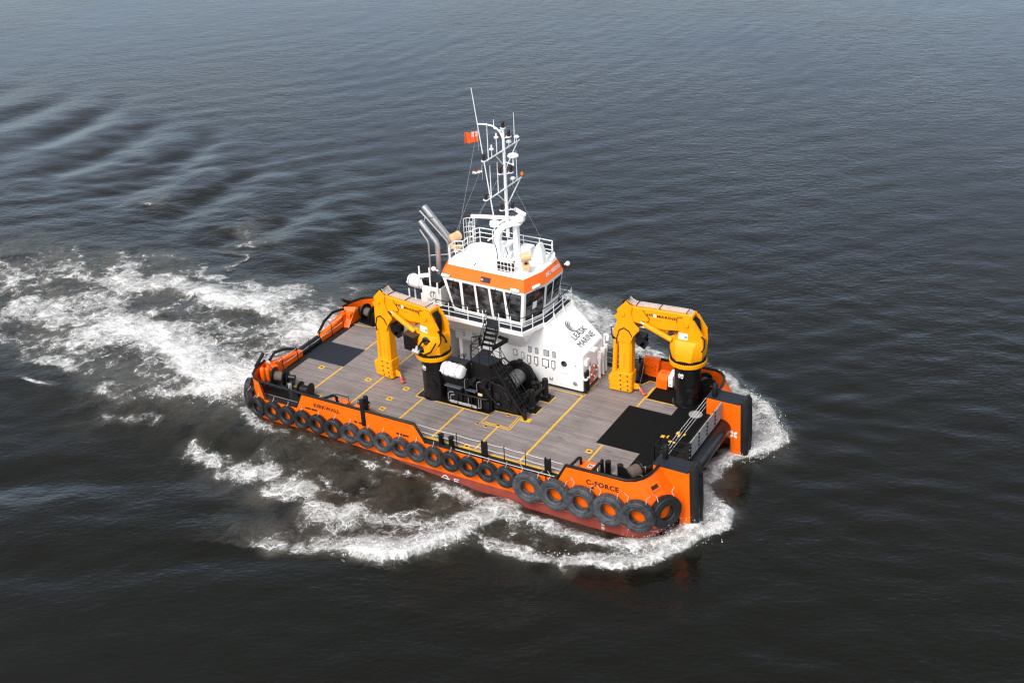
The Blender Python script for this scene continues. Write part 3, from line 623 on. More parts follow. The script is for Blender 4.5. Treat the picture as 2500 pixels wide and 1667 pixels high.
        # boarding ladder recessed in the bow corner
        def skin(f, z, off=0.):
            def at_(ff):
                k = max(0, min(1, (z+.02)/1.17)); k2 = max(0, min(1, (z+.5)/1.6)); i = min(4, int(ff)); r = ff-i
                if z >= -.02: A, B, kk = outline(-.02)[1], outline(1.1)[1], k
                else: A, B, kk = outline(z)[1], outline(z)[1], 0
                q = [A[j][0]*(1-kk)+B[j][0]*kk for j in (i, i+1)], [A[j][1]*(1-kk)+B[j][1]*kk for j in (i, i+1)]
                return V(q[0][0]*(1-r)+q[0][1]*r, q[1][0]*(1-r)+q[1][1]*r, z)
            p = at_(f); t_ = at_(min(5, f+.3))-at_(f-.3); n_ = V(-t_.y, t_.x, 0); n_.normalize()
            if n_.x < 0: n_ = -n_
            return p+n_*off
        zz = [.72, .42, .1, -.2, -.5]
        for fa, fb in ((2.05,2.40),(3.35,3.70)):
            b = MB(); b.loft([[skin(fa,z,-.02), skin(fa,z,.10), skin(fb,z,.10), skin(fb,z,-.02)] for z in zz]); b.build('ladder_side', ORANGE, bowb, bevel=.015)
        for z in (.66,.36,.06,-.24,-.46):
            b = MB(); b.loft([[skin(f,z,-.02), skin(f,z,.075), skin(f,z+.07,.075), skin(f,z+.07,-.02)] for f in (2.4,2.85,3.35)]); b.build('ladder_rung', ORANGE, bowb)
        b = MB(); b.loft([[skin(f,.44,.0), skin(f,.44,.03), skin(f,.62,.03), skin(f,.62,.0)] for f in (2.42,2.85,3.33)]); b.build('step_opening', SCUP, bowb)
# bollard post through the near bulwark and its twin
for y in (-6.68,-6.3):
    b = MB(); b.lathe([(.16,.0),(.16,1.72),(.13,1.80),(.0,1.82)], (-4.32,y,.1), n=20); b.cyl(V(-4.32-.26,y,1.55), V(-4.32+.26,y,1.55), .05); b.build('bollard', BLACK, boat, smooth=40)
# ---- side gutter rails amidships (both sides)
for sg in (1, -1):
    b = MB(); b.box(.0, 8.85, min(-6.7*sg,-6.46*sg), max(-6.7*sg,-6.46*sg), -.015, .05); b.build('gutter_bar', DECKG, boat, bevel=.02)
    pipe([V(x, -6.62*sg, .10-.03*(1-abs(x-5.2)/3.5)) for x in (2.1, 3., 4, 5, 6, 7, 8, 8.6)], .016, 'hand_wire', GLOSSW, boat, 6)
    for x in (1.0, 1.7):
        b = MB(); b.lathe([(.17,.0),(.17,.60),(.185,.62),(.185,.66),(.0,.67)], (x,-6.38*sg,.02), n=22); b.cyl(V(x-.28,-6.38*sg,.46), V(x+.28,-6.38*sg,.46), .04); b.build('bollard', BLACK, boat, smooth=40)
    for x in (2.1, 5.28, 6.66):
        b = MB(); b.tube([V(x,-6.42*sg,0), V(x,-6.42*sg,1.03)], .028, 8); b.ball(V(x,-6.42*sg,1.04), .04, 8); b.build('stanchion', BLACK, boat, smooth=60)
    for x in (3.98, 8.1):
        b = MB(); b.box(x-.20, x+.20, -6.44*sg-.05, -6.44*sg+.05, 0, 1.0); b.cyl(V(x-.15,-6.42*sg,0), V(x-.15,-6.42*sg,1.06), .06); b.cyl(V(x+.15,-6.42*sg,0), V(x+.15,-6.42*sg,1.06), .06); b.box(x-.03, x+.03, -6.72*sg-.03, -6.72*sg+.03, -.3, .12)
        b.build('fairlead_post', BLACK, boat, bevel=.01)
    for z, sag in ((.98,.05),(.55,.04)):
        P = []
        for x0, x1 in ((-.55,2.1),(2.1,3.98),(3.98,5.28),(5.28,6.66),(6.66,8.1),(8.1,9.3)):
            for k in range(5):
                f = k/5; P.append(V(x0+(x1-x0)*f, -6.42*sg, z-sag*4*f*(1-f)))
        pipe(P, .011, 'wire_rail', GLOSSW, boat, 5)
# ---- stern: roller, stanchions and wires
b = MB(); b.lathe([(.24,-1.12),(.33,-1.05),(.33,1.05),(.24,1.12)], (-13.62,0,.12), (0,1,0), 28); b.build('stern_roller', BLACKG, boat, smooth=40)
ys = [-3.37,-1.82,-.51,.66,2.0,3.3]
for y in ys:
    b = MB(); b.tube([V(-13.1,y,0), V(-13.13,y,1.05)], .028, 8); b.build('stanchion', BLACK, boat, smooth=60)
for z in (1.0, .55): pipe([V(-13.13,y,z-(.03 if i % 2 else 0)) for i, y in enumerate([-3.37,-2.6,-1.82,-1.1,-.51,.1,.66,1.3,2.0,2.7,3.3])], .011, 'wire_rail', GLOSSW, boat, 5)
pipe([V(-13.13,-3.37,1.0), V(-13.6,-3.95,.35)], .011, 'wire_rail', GLOSSW, boat, 5)
# ---- bow: push knees, roller, gate
for sg in (1, -1):
    y0, y1 = -4.56*sg, -3.38*sg
    prof = [(13.66,1.13),(15.78,1.10),(15.92,-2.3),(15.62,-2.55),(15.3,-2.4),(15.22,-1.35),(14.6,-1.2),(14.1,-1.6),(14.05,-.2),(13.66,.0)]
    b = MB(); b.prism([V(x, y0, z) for x, z in prof], (0, y1-y0, 0)); kn = b.build('push_knee', ORANGE, boat, bevel=.035)
    b = MB(); b.prism([V(13.62,y0*1.001,1.10), V(15.74,y0*1.001,1.07), V(15.74,y1,1.07), V(13.62,y1,1.10)], (0,0,.05)); b.build('knee_top', BLUEDK, kn, bevel=.01)
    for k, (xx, yy) in enumerate(((15.90, y0+.36*sg), (15.92, y0+.86*sg))):
        b = MB(); b.tube([V(xx-.10,yy,1.26), V(xx,yy,1.14), V(xx+.13,yy,-1.2), V(xx+.10,yy,-2.5)], .29, 14); b.build('rubber_fender', RUBBER, kn, smooth=60)
    for zz in (.7,-.4,-1.5):
        b = MB(); b.box(15.6, 16.24, min(y0+.56*sg,y0+.66*sg), max(y0+.56*sg,y0+.66*sg), zz, zz+.10); b.build('fender_clamp', BLACK, kn)
    b = MB(); b.lathe([(.16,0),(.16,.84),(.12,.90),(0,.91)], (14.05,-3.72*sg,1.12), n=20); b.cyl(V(13.75,-3.72*sg,1.75), V(14.35,-3.72*sg,1.75), .05); b.build('bollard', BLACK, kn, smooth=40)
    # bow thruster symbol: white four bladed mark on the inner face
    cx_, cz_ = 15.45, -.98
    b = MB(); yy = y1+(.012*sg)
    for k in range(4):
        a = R_(45+90*k); c_ = V(cx_+.17*math.cos(a), yy, cz_+.17*math.sin(a))
        b.prism([c_+V(.13*math.cos(q)*math.cos(a)-.085*math.sin(q)*math.sin(a), 0, .13*math.cos(q)*math.sin(a)+.085*math.sin(q)*math.cos(a)) for q in [2*PI*i/14 for i in range(14)]], (0,.006*sg,0))
    b.build('thruster_symbol', INKW, kn)
b = MB(); b.lathe([(.42,-3.3),(.56,-3.28),(.56,3.28),(.42,3.3)], (14.72,0,-.62), (0,1,0), 36); b.build('bow_roller', BLACKG, boat, smooth=40)
b = MB(); b.box(13.7, 14.58, -3.36, 3.36, -1.7, .012); b.build('bow_plate', BLACK, boat)
for y0, y1 in ((-1.62,-.42),(-.36,.84),(.90,2.10),(2.16,3.36)):
    b = MB(); b.box(14.60, 14.68, y0, y1, .02, 1.08); gp = b.build('gate_panel', GALV, boat, bevel=.01)
    for z in (.2,.45,.7,.95):
        q = MB(); q.box(14.55, 14.72, y0-.05, y0+.06, z, z+.12); q.build('hinge', BLACK, gp)
b = MB(); rail(b, [(12.92,-2.62,0),(12.92,-1.76,0),(14.75,-1.76,0),(14.75,-2.62,0),(12.92,-2.62,0)], 1.05, .026, (.55,)); b.build('railing', BLACK, boat)
for z, k in ((1.08,0),(.78,1),(.48,2)):
    pipe([V(13.62,3.5,z), V(13.60,2.0,z-.04), V(13.60,.2,z-.05), V(13.62,-1.4,z-.02), V(13.66,-3.0,z)], .011, 'wire_rail', GLOSSW, boat, 5)
for y in (3.4, -.2):
    b = MB(); b.tube([V(13.45,y,0), V(13.58,y,1.1)], .028, 8); b.build('stanchion', BLACK, boat, smooth=60)
b = MB(); b.lathe([(.42,0),(.42,.03),(.36,.05),(.0,.05)], (13.15,3.0,.018), n=28); b.build('manhole_cover', GALV, boat)
b = MB(); b.lathe([(.15,0),(.15,.5),(.12,.55),(0,.56)], (13.2,-2.3,.02), n=18); b.build('bollard', BLACK, boat, smooth=40)
# near bow deck fittings
for x, y in ((10.75,-4.95),(11.1,-4.9),(11.86,-4.93)):
    b = MB(); b.lathe([(.165,.0),(.165,.72),(.18,.74),(.18,.78),(.0,.79)] if x > 11 else [(.10,0),(.10,.8),(0,.82)], (x,y,.02), n=22); b.build('bollard', BLACK, boat, smooth=40)
for x in (9.62, 10.90):
    pipe([V(x,-6.62,1.10)]+[V(x+.06,-5.75,1.12)]+[V(x+.1,-5.75+.22*math.sin(a), .92+.20*math.cos(a)) for a in (R_(20),R_(60),R_(90))]+[V(x+.12,-5.52,.0)], .085, 'pipe_hoop', BLACK, boat)
b = MB(); b.box(10.5, 12.9, -6.1, -4.9, .0, .03); b.build('deck_plate', BLACK, boat)
# near aft hoops
pipe([V(-7.6,-6.60,1.0), V(-7.05,-5.95,1.1), V(-6.9,-5.85,.95), V(-6.9,-5.85,0)], .085, 'pipe_hoop', BLACK, boat)
# far bow locker (ladder side) and frames
b = MB(); b.prism([V(8.3,6.1,.02), V(9.3,6.1,.02), V(9.35,6.32,1.2), V(8.25,6.32,1.2)], (0,.3,0)); lk = b.build('bulwark_door', ORANGE, boat, bevel=.03)
for z in (.25,.5,.75): 
    b = MB(); b.box(8.45, 9.15, 6.10, 6.22, z, z+.12); b.build('bulwark_step', ORANGE, lk)
# ---- deckhouse
YH, XF = 2.37, 5.95
house = MB()
sec = [(-3.05,YH),(XF,YH)]
zt = 4.12
prof = [(-3.05,.10),(XF,.10),(XF,2.66),(3.42,4.28),(-3.05,4.28)]
yfar = [5.9,5.30,5.26,5.95,5.98]
near = [V(x,YH,z) for x, z in prof]; farp = [V(x,y,z) for (x, z), y in zip(prof, yfar)]
house.add(near+farp, [(0,1,2,3,4),(9,8,7,6,5)]+[(i,5+i,5+(i+1)%5,(i+1)%5) for i in range(5)])
dh = house.build('deckhouse', WHITE, boat, bevel=.09)
b = MB(); b.box(-3.02, XF-.03, YH+.03, 5.6, .0, .13); b.build('plinth', BLACK, dh)
# soffit bracket below the walkway
b = MB(); b.prism([V(-2.9,YH+.02,2.55), V(2.1,YH+.02,2.55), V(2.1,YH-.02,2.62), V(2.72,.78,4.12), V(-2.9,.78,4.12), V(-2.9,YH,2.6)][:2]+[V(2.72,.80,4.11),V(-4.3,.80,4.11)], (0,.0,.0001)) if False else None
b = MB(); b.add([V(-3.05,YH+.02,2.35), V(1.55,YH+.02,2.30), V(2.05,YH+.02,2.62), V(2.68,.80,4.10), V(-4.3,.80,4.10), V(-4.3,YH+.02,4.10), V(2.9,YH+.02,4.10), V(-3.05,YH+.02,4.10)],
                [(0,4,3,1),(1,3,2),(2,3,6),(0,5,4),(3,4,5,6),(0,1,2,6,5)]); b.build('soffit', WHITE, dh)
def wall_rect(x0, x1, z0, z1, name, m_, par, y=YH, t_=.02, bev=.006):
    b = MB(); b.box(x0, x1, y-t_, y+.02, z0, z1); return b.build(name, m_, par, bevel=bev)
for x0, x1 in ((2.02,2.30),(2.53,2.81),(3.10,3.56),(3.74,4.02)):
    wf = wall_rect(x0, x1, 1.33, 1.88, 'window', INK, dh, t_=.025); wall_rect(x0+.045, x1-.045, 1.375, 1.835, 'shutter', GLOSSW, wf, t_=.035)
    wall_rect((x0+x1)/2-.05, (x0+x1)/2+.08, 1.24, 1.28, 'latch', INK, wf, t_=.04)
for x0, x1 in ((2.13,2.36),(2.62,2.84),(3.22,3.60),(3.84,4.06)):
    wf = wall_rect(x0, x1, 2.11, 2.53, 'vent', INK, dh, t_=.022); wall_rect(x0+.03, x1-.03, 2.14, 2.50, 'louvre', GREY, wf, t_=.032)
dr = wall_rect(4.33, 5.04, .36, 2.12, 'door', WHITE, dh, t_=.035, bev=.02)
b = MB(); b.lathe([(.20,0),(.20,.05),(.17,.06),(0,.06)], (4.66,YH-.02,1.86), (0,-1,0), 26); b.build('porthole', GLASS, dr)
wall_rect(4.42, 4.9, 1.16, 1.19, 'door_handle', GREY, dr, t_=.06)
b = MB(); b.lathe([(.15,0),(.15,.03),(.1,.05),(.0,.04)], (5.4,YH-.01,.60), (0,-1,0), 22); b.build('drain_flange', STEEL, dh)
b = MB(); b.ball(V(5.42,YH-.01,1.86), .04, 8); b.ball(V(4.62,YH-.03,1.53), .03, 8); b.build('deck_light', INK, dh)
for x in (2.44, 3.72): pipe([V(x-.09,YH-.02,.68), V(x-.09,YH-.09,.56), V(x+.09,YH-.09,.56), V(x+.09,YH-.02,.68)], .018, 'bracket', INK, dh, 6)
wf = wall_rect(1.62, 1.82, 1.55, 2.0, 'window', INK, dh, t_=.025); wall_rect(1.65, 1.79, 1.59, 1.96, 'shutter', GLOSSW, wf, t_=.035)
wf = wall_rect(1.05, 1.32, 1.65, 2.1, 'window', INK, dh, t_=.025); wall_rect(1.09, 1.28, 1.69, 2.06, 'shutter', GLOSSW, wf, t_=.035)
b = MB(); b.box(-2.85,-1.55, 1.75, YH+.02, 2.32, 3.42); ab = b.build('air_intake', GREY, dh, bevel=.03)
b = MB(); b.box(-2.28,-2.10,1.74,1.76,2.62,2.67); b.box(-2.28,-2.10,1.74,1.76,2.80,2.85); b.build('label_plate', INK, ab)
b = MB(); b.box(-1.50,-1.36, YH-.06, YH+.02, 1.75, 3.55); b.build('door_gap', BLACK, dh)
b = MB(); b.box(-2.75,-1.55, YH-.03, YH+.02, .25, 2.2); b.build('door', GREY, dh, bevel=.02)
b = MB(); b.box(-.25,.2, YH-.1, YH+.02, 2.9, 3.15); b.ball(V(.55,YH-.05,3.55), .12, 10); b.build('floodlight', GREY, dh)
# front wall fittings
XX0 = XF
b = MB(); b.bar(V(XX0+.12,3.45,2.52), V(XX0+.12,3.95,2.52), .30, .12); b.build('floodlight', GLOSSW, dh, bevel=.03)
b = MB(); b.box(XX0, XX0+.2, 2.55, 2.95, 1.9, 2.3); b.build('junction_box', WHITE, dh, bevel=.02)
pipe([V(XX0+.04,2.95,2.2), V(XX0+.16,3.05,1.9), V(XX0+.10,3.1,1.5), V(XX0+.10,3.05,1.25)], .03, 'cable', INK, dh, 6)
b = MB(); b.cyl(V(XX0+.12,3.02,1.35), V(XX0+.12,3.02,1.72), .07); b.cyl(V(XX0+.12,3.02,1.1), V(XX0+.12,3.02,1.35), .03); b.build('hand_lamp', GLOSSW, dh)
for y in (2.42, 2.72):
    b = MB(); b.cyl(V(XX0+.14,y,.1), V(XX0+.14,y,1.05), .11); b.mi = 1; b.cyl(V(XX0+.14,y,1.02), V(XX0+.14,y,1.14), .15); b.mi = 0; b.cyl(V(XX0+.14,y,1.14), V(XX0+.14,y,1.50), .085); b.ball(V(XX0+.14,y,1.5), .085, 10); b.build('gas_bottle', [BLACK, GLOSSW], dh, smooth=40)
for y, ztop, rr in ((4.32,1.95,.13),(4.84,1.98,.13),(5.28,2.05,.10)):
    b = MB(); b.lathe([(rr*.78,0),(rr*.78,ztop-.72),(rr*1.25,ztop-.62),(rr*1.35,ztop-.2),(rr*1.25,ztop-.12),(0,ztop-.10)], (XX0+.16,y,.22), n=18); b.box(XX0, XX0+.1, y-.05, y+.05, 1.0, 1.1); b.build('vent_pipe', WHITE, dh, smooth=40)
pipe([V(XX0+.1,5.22,2.1), V(XX0+.12,5.22,2.75)]+[V(XX0+.26-.14*math.cos(a), 5.22-.1*math.sin(a), 2.75+.16*math.sin(a)) for a in (.6,1.2,1.9,2.5)]+[V(XX0+.40,5.02,2.55)], .085, 'vent_pipe', WHITE, dh)
# logo and lettering on the sloped front
P0 = V(3.4,2.37,4.3); e1 = V(0,1,0); e2 = V(-2.55,0,1.65).normalized(); nn_ = e1.cross(e2)
if nn_.z < 0: nn_ = -nn_
T0 = V(XF,YH,2.66)
def slope(y, s_): return T0 + V(0,y-YH,0) + e2*s_ + nn_*.012
text('lettering', 'LEASK', slope(3.10, 1.02), e1, e2, .40, NAVY, dh, width=1.66, bold=.0)
text('lettering', 'MARINE', slope(2.93, .44), e1, e2, .40, NAVY, dh, width=1.92, bold=.0)
lg = MB()
cy, cs = 4.02, 1.86
for r0, a0, a1, wd, ox in ((.46, 75, 300, .085, 0), (.33, 62, 262, .075, .0), (.21, 50, 240, .065, .0)):
    n = 22; o_, i_ = [], []
    for k in range(n+1):
        a = R_(a0+(a1-a0)*k/n); tk = wd*math.sin(PI*k/n)
        o_.append(slope(cy+ox+(r0+tk/2)*math.cos(a), cs+(r0+tk/2)*math.sin(a))); i_.append(slope(cy+ox+(r0-tk/2)*math.cos(a), cs+(r0-tk/2)*math.sin(a)))
    for k in range(n): lg.add([o_[k], o_[k+1], i_[k+1], i_[k]], [(0,1,2,3)])
lg.build('logo', NAVY, dh)
# ---- walkway deck round the wheelhouse
wp = [(-4.40,.78),(2.72,.70),(3.30,2.42),(3.46,2.44),(3.46,6.02),(-4.40,6.02)]
b = MB(); b.prism([V(x,y,4.09) for x, y in wp], (0,0,.27)); wk = b.build('walkway', WHITE, boat, bevel=.02)
b = MB(); b.prism([V(x,y,4.361) for x, y in ((-4.3,.88),(2.66,.80),(3.22,2.50),(3.38,2.52),(3.38,5.94),(-4.3,5.94))], (0,0,.012)); b.build('walkway_surface', BLUEDK, wk)
def edge(pts, z=4.36): return [V(x,y,z) for x, y in pts]
RH = .96
b = MB(); rail(b, edge([(-4.34,1.9),(-3.72,.84),(-2.6,.83),(-1.2,.81),(-.1,.79),(.15,.79)]), RH, .032, (.36,.68), top=False); rail(b, edge([(1.05,.77),(1.9,.75),(2.66,.74),(2.98,1.55),(3.26,2.42),(3.40,3.5),(3.40,4.75),(3.40,5.92),(2.6,5.96),(1.2,5.96),(-.5,5.96)]), RH, .032, (.36,.68), top=False); b.build('railing', GLOSSW, wk)
b = MB(); b.tube(edge([(-4.34,1.9),(-3.72,.84),(.15,.79)], 4.36+RH), .026, 8); b.build('handrail', BLACK, wk)
b = MB(); b.tube(edge([(1.05,.77),(2.66,.74),(2.98,1.55),(3.26,2.42),(3.40,3.5),(3.40,5.92),(-.5,5.96)], 4.36+RH), .026, 8); b.build('handrail', BLACK, wk)
for y in (3.5,4.75,5.9):
    b = MB(); b.prism([V(3.36,y-.02,4.3), V(3.62,y-.02,4.14), V(3.38,y-.02,4.75)], (0,.04,0)); b.build('rail_gusset', WHITE, wk)
# ---- wheelhouse
ZB, Z1, Z2 = 4.372, 6.75, 7.40
base = [(2.35,1.45),(2.85,3.20),(2.84,5.05),(2.4,5.5),(-2.75,5.5),(-3.10,5.1),(-3.10,2.2),(-2.66,1.55)]
mid = [(2.62,1.28),(3.16,3.05),(3.20,5.30),(2.75,5.85),(-3.2,5.85),(-3.70,5.3),(-3.70,2.05),(-3.32,1.42)]
top = [(2.40,1.66),(2.87,3.22),(2.87,5.22),(2.5,5.66),(-2.95,5.66),(-3.42,5.2),(-3.42,2.35),(-3.10,1.80)]
b = MB(); b.loft([[V(x,y,ZB) for x, y in base], [V(x,y,Z1) for x, y in mid]], True, True); wh = b.build('wheelhouse', WHITE, boat, bevel=.03)
b = MB(); b.loft([[V(x*1.004,y+(-.01 if y < 3 else .01),Z1-.01) for x, y in mid], [V(x,y,Z2) for x, y in top]], True, True); band = b.build('roof_band', ORANGE2, wh, bevel=.015)
cxr, cyr = -.2, 3.6
b = MB(); b.prism([V(cxr+(x-cxr)*.985, cyr+(y-cyr)*.975, Z2) for x, y in top], (0,0,.05)); roof = b.build('roof', GLOSSW, wh, bevel=.02)
def face(i):
    j = (i-1) % len(base)
    # seen from outside: left end = j+... ordered so that s runs left to right in the picture
    return i, j
def facept(A, B, s_, t_, off=0.):
    a0, b0, a1, b1 = V(*base[A],ZB), V(*base[B],ZB), V(*mid[A],Z1), V(*mid[B],Z1)
    n_ = (b0-a0).cross(a1-a0).normalized()
    if n_.dot((a0+b0)/2-V(0,3.6,(ZB+Z1)/2)) < 0: n_ = -n_
    return (a0*(1-s_)+b0*s_)*(1-t_)+(a1*(1-s_)+b1*s_)*t_ + n_*off
def rquad(A, B, tl, tr, br, bl, off, rad=.06, shrink=0.):
    """a rounded four sided panel on a wheelhouse face, corners given as (s,t)"""
    P = [facept(A, B, s_, t_, off) for s_, t_ in (tl, tr, br, bl)]
    c_ = sum(P, V(0,0,0))/4
    if shrink: P = [p+(c_-p).normalized()*shrink for p in P]
    out = []
    for i in range(4):
        p, a, q = P[i], P[i-1], P[(i+1)%4]; ra = (a-p).normalized()*rad; rq = (q-p).normalized()*rad
        for k in range(5):
            t = k/4; out.append((p+ra)*(1-t)**2+p*2*t*(1-t)+(p+rq)*t*t)
    return out
def window(A, B, tl, tr, br, bl, nm='window', extra=True):
    q1 = rquad(A, B, tl, tr, br, bl, .004); q2 = rquad(A, B, tl, tr, br, bl, .004, shrink=.045)
    a = facept(A,B,.5,.5,0); n_ = (facept(A,B,.5,.5,1)-a).normalized()
    b = MB(); k = len(q1)
    b.add([p for p in q1]+[p+n_*.025 for p in q1]+[p+n_*.025 for p in q2]+[p for p in q2],
          [(i,(i+1)%k,k+(i+1)%k,k+i) for i in range(k)]+[(k+i,k+(i+1)%k,2*k+(i+1)%k,2*k+i) for i in range(k)]+[(2*k+i,2*k+(i+1)%k,3*k+(i+1)%k,3*k+i) for i in range(k)])
    b.mi = 1; b.add([p+n_*.006 for p in q2], [tuple(range(k))])
    return b.build(nm, [INK, GLASS], wh)
# near side: base/mid index 7 is its aft end, 0 its forward end
for tl, tr, br, bl in (((.045,.93),(.205,.92),(.135,.10),(.03,.16)), ((.245,.93),(.385,.92),(.350,.10),(.175,.12)), ((.415,.93),(.560,.92),(.562,.10),(.385,.11)),
                       ((.592,.93),(.745,.92),(.768,.10),(.600,.12)), ((.772,.93),(.968,.92),(.958,.10),(.815,.12))):
    window(7, 0, tl, tr, br, bl)
window(0, 1, (.10,.95),(.955,.93),(.93,.12),(.10,.10))
window(1, 2, (.08,.90),(.42,.90),(.40,.34),(.08,.34)); window(1, 2, (.50,.90),(.93,.90),(.90,.34),(.50,.34))
window(6, 7, (.1,.93),(.9,.93),(.88,.4),(.12,.4))
# wipers
for A, B, s0, t0, s1, t1 in ((7,0,.14,.97,.09,.70),(7,0,.66,.97,.63,.74),(7,0,.85,.97,.80,.66),(0,1,.55,.99,.40,.80),(0,1,.62,.99,.8,.8)):
    b = MB(); b.tube([facept(A,B,s0,t0,.03), facept(A,B,(s0+s1)/2,(t0+t1)/2,.07), facept(A,B,s1,t1,.045)], .018, 5); b.tube([facept(A,B,s1+.02,t1+.16,.05), facept(A,B,s1-.02,t1-.2,.05)], .014, 5); b.build('wiper', INK, wh)
def bandpt(A, B, s_, t_, off=0.):
    a0, b0, a1, b1 = V(*mid[A],Z1), V(*mid[B],Z1), V(*top[A],Z2), V(*top[B],Z2)
    n_ = (b0-a0).cross(a1-a0).normalized()
    if n_.dot((a0+b0)/2-V(0,3.6,7)) < 0: n_ = -n_
    return (a0*(1-s_)+b0*s_)*(1-t_)+(a1*(1-s_)+b1*s_)*t_ + n_*off
a_ = bandpt(1,2,.12,.40,.018)
text('lettering', 'IMO 9850305', a_, bandpt(1,2,.9,.40,.018)-a_, bandpt(1,2,.12,.9,.018)-a_, .25, INKW, band, width=1.72, bold=.02)
for A, B, s_, t_ in ((7,0,.05,.10),(7,0,.90,.10),(0,1,.52,.16)):
    p = bandpt(A,B,s_,t_,.10); q = bandpt(A,B,s_+.01,t_,.10)-p; q.normalize(); up = (bandpt(A,B,s_,1,.0)-bandpt(A,B,s_,0,.0)).normalized(); n_ = q.cross(up)
    b = MB(); b.obox(p, q*.30, up*.09, n_*.09); f_ = b.build('floodlight', GLOSSW, wh, bevel=.04)
    b = MB(); b.obox(p-up*.085+n_*.03*0, q*.24, up*.02, n_*.06); b.build('lens', GREY, f_)
p = bandpt(7,0,.53,.42,.04); q = (bandpt(7,0,.6,.42,.04)-p).normalized(); up = (bandpt(7,0,.53,1,0)-bandpt(7,0,.53,0,0)).normalized()
b = MB(); b.obox(p, q*.33, up*.16, q.cross(up)*.05); nb = b.build('nav_light_box', INK, wh, bevel=.02)
b = MB(); b.ball(p-q*.2-q.cross(up)*0+V(0,-.06,0), .09, 10); b.build('lens', GREY, nb)
for p in (V(3.45,5.45,7.15), V(-3.92,1.45,7.1)):
    b = MB(); b.ball(p, .155, 14); b.tube([p, p+V(-.25 if p.x > 0 else .3,.05,-.12)], .05, 6); b.build('dome_lamp', GLOSSW, wh, smooth=60)
# ---- roof gear belonging to the wheelhouse
ZR = Z2+.05
b = MB(); rail(b, [V(-3.02,1.95,ZR), V(-3.32,2.5,ZR), V(-3.32,3.15,ZR), V(-2.85,3.35,ZR), V(-2.85,3.95,ZR)], .95, .03, (.36,.68)); b.build('roof_railing', GLOSSW, wh)
b = MB(); rail(b, [V(-3.2,5.15,ZR), V(-2.95,5.6,ZR), V(-2.0,5.62,ZR), V(-.9,5.62,ZR), V(.25,5.62,ZR), V(1.4,5.62,ZR), V(2.35,5.58,ZR), V(2.5,5.2,ZR)], .98, .03, (.36,.68)); b.build('roof_railing', GLOSSW, wh)
b = MB(); rail(b, [V(.25,1.86,ZR), V(.75,1.84,ZR), V(1.25,1.82,ZR), V(1.75,1.80,ZR)], .92, .024, (.0,.33,.66)); b.build('roof_railing', GLOSSW, wh)
b = MB()
for z in (.05,.42,.8,1.15): b.tube([V(-3.72+.40*math.cos(a), 5.55+.40*math.sin(a), ZR+z+(.25 if z > 1 else 0)) for a in [R_(-60+240*i/14) for i in range(15)]], .022, 6)
for i in range(8):
    a = R_(-60+240*i/7); b.tube([V(-3.72+.40*math.cos(a), 5.55+.40*math.sin(a), ZR-.5), V(-3.72+.40*math.cos(a), 5.55+.40*math.sin(a), ZR+1.4)], .018, 6)
b.build('ladder_cage', GLOSSW, wh)
b = MB(); b.box(.28,1.32,2.12,2.62,ZR,ZR+.74); ac = b.build('air_conditioner', GLOSSW, wh, bevel=.02)
for x0, x1 in ((.34,.78),(.84,1.26)):
    b = MB(); b.box(x0,x1,2.10,2.13,ZR+.07,ZR+.68); b.build('grille', INK, ac)
b = MB(); b.box(1.31,1.335,2.18,2.56,ZR+.07,ZR+.68); b.build('grille', INK, ac)
b = MB(); b.box(.55,1.3,4.55,5.2,ZR,ZR+.72); b.build('roof_locker', GLOSSW, wh, bevel=.04)
b = MB(); b.box(-.75,-.1,4.35,4.95,ZR,ZR+.75); b.build('roof_locker', GLOSSW, wh, bevel=.04)
b = MB(); b.box(-1.2,.15,3.9,4.9,ZR,ZR+.3); b.build('roof_plinth', GLOSSW, wh, bevel=.04)
b = MB(); b.cyl(V(.3,4.75,ZR), V(.3,4.75,ZR+.6), .14); b.build('vent', GREY, wh)
pipe([V(-1.4,2.2,ZR+.02), V(-1.5,2.6,ZR+.02)], .02, 'cable', INK, wh, 5)
b = MB(); b.prism([V(1.72,4.0,ZR), V(2.45,4.1,ZR), V(2.36,4.16,ZR+.75), V(2.15,4.18,ZR+1.32), V(1.98,4.16,ZR+1.26), V(1.80,4.1,ZR+.8)], (.06,.42,0)); cv = b.build('canvas_cover', CANVAS, wh, bevel=.06)
for x, y, k in ((2.52,4.55,1.0),(2.40,4.95,.8)):
    b = MB(); b.lathe([(.05,-.25),(.06,.0),(.08,.15),(.14,.32),(.22,.42),(.2,.42),(.05,.2)], (x,y,ZR+.42), (.75,-.45,.1), 18); b.cyl(V(x-.05,y,ZR), V(x-.05,y,ZR+.4), .05); b.build('horn', GLOSSW, wh, smooth=50)
# ---- mast gantry on the roof is part of the mast thing (see below); funnel casing aft
b = MB(); b.box(-5.15,-3.72,1.72,5.6,.0,5.62); fc = b.build('funnel_casing', WHITE, boat, bevel=.05)
b = MB(); b.box(-5.12,-3.75,1.76,5.56,5.60,6.02); b.build('casing_top', BLACK, fc, bevel=.03)
def stack(x, y, zb, ze, tip, r, m_=STEEL):
    e = Vector((x,y,ze)); t_ = Vector(tip)-e
    b = MB(); b.tube([V(x,y,zb), e-V(0,0,.12), e+t_.normalized()*.12, e+t_], r, 18); b.mi = 1
    n_ = t_.normalized(); b.tube([e+t_*.995, e+t_+n_*.002], r*.86, 18); return b.build('exhaust_pipe', [m_, BLACK], fc, smooth=50)
stack(-4.55,3.0,5.6,8.12,(-5.74,3.0,9.45),.165); stack(-4.55,4.45,5.6,7.85,(-6.36,4.45,9.8),.205)
stack(-5.02,2.7,5.6,8.25,(-5.62,2.75,8.95),.055); stack(-4.12,3.6,5.6,8.0,(-6.1,3.6,9.85),.06)
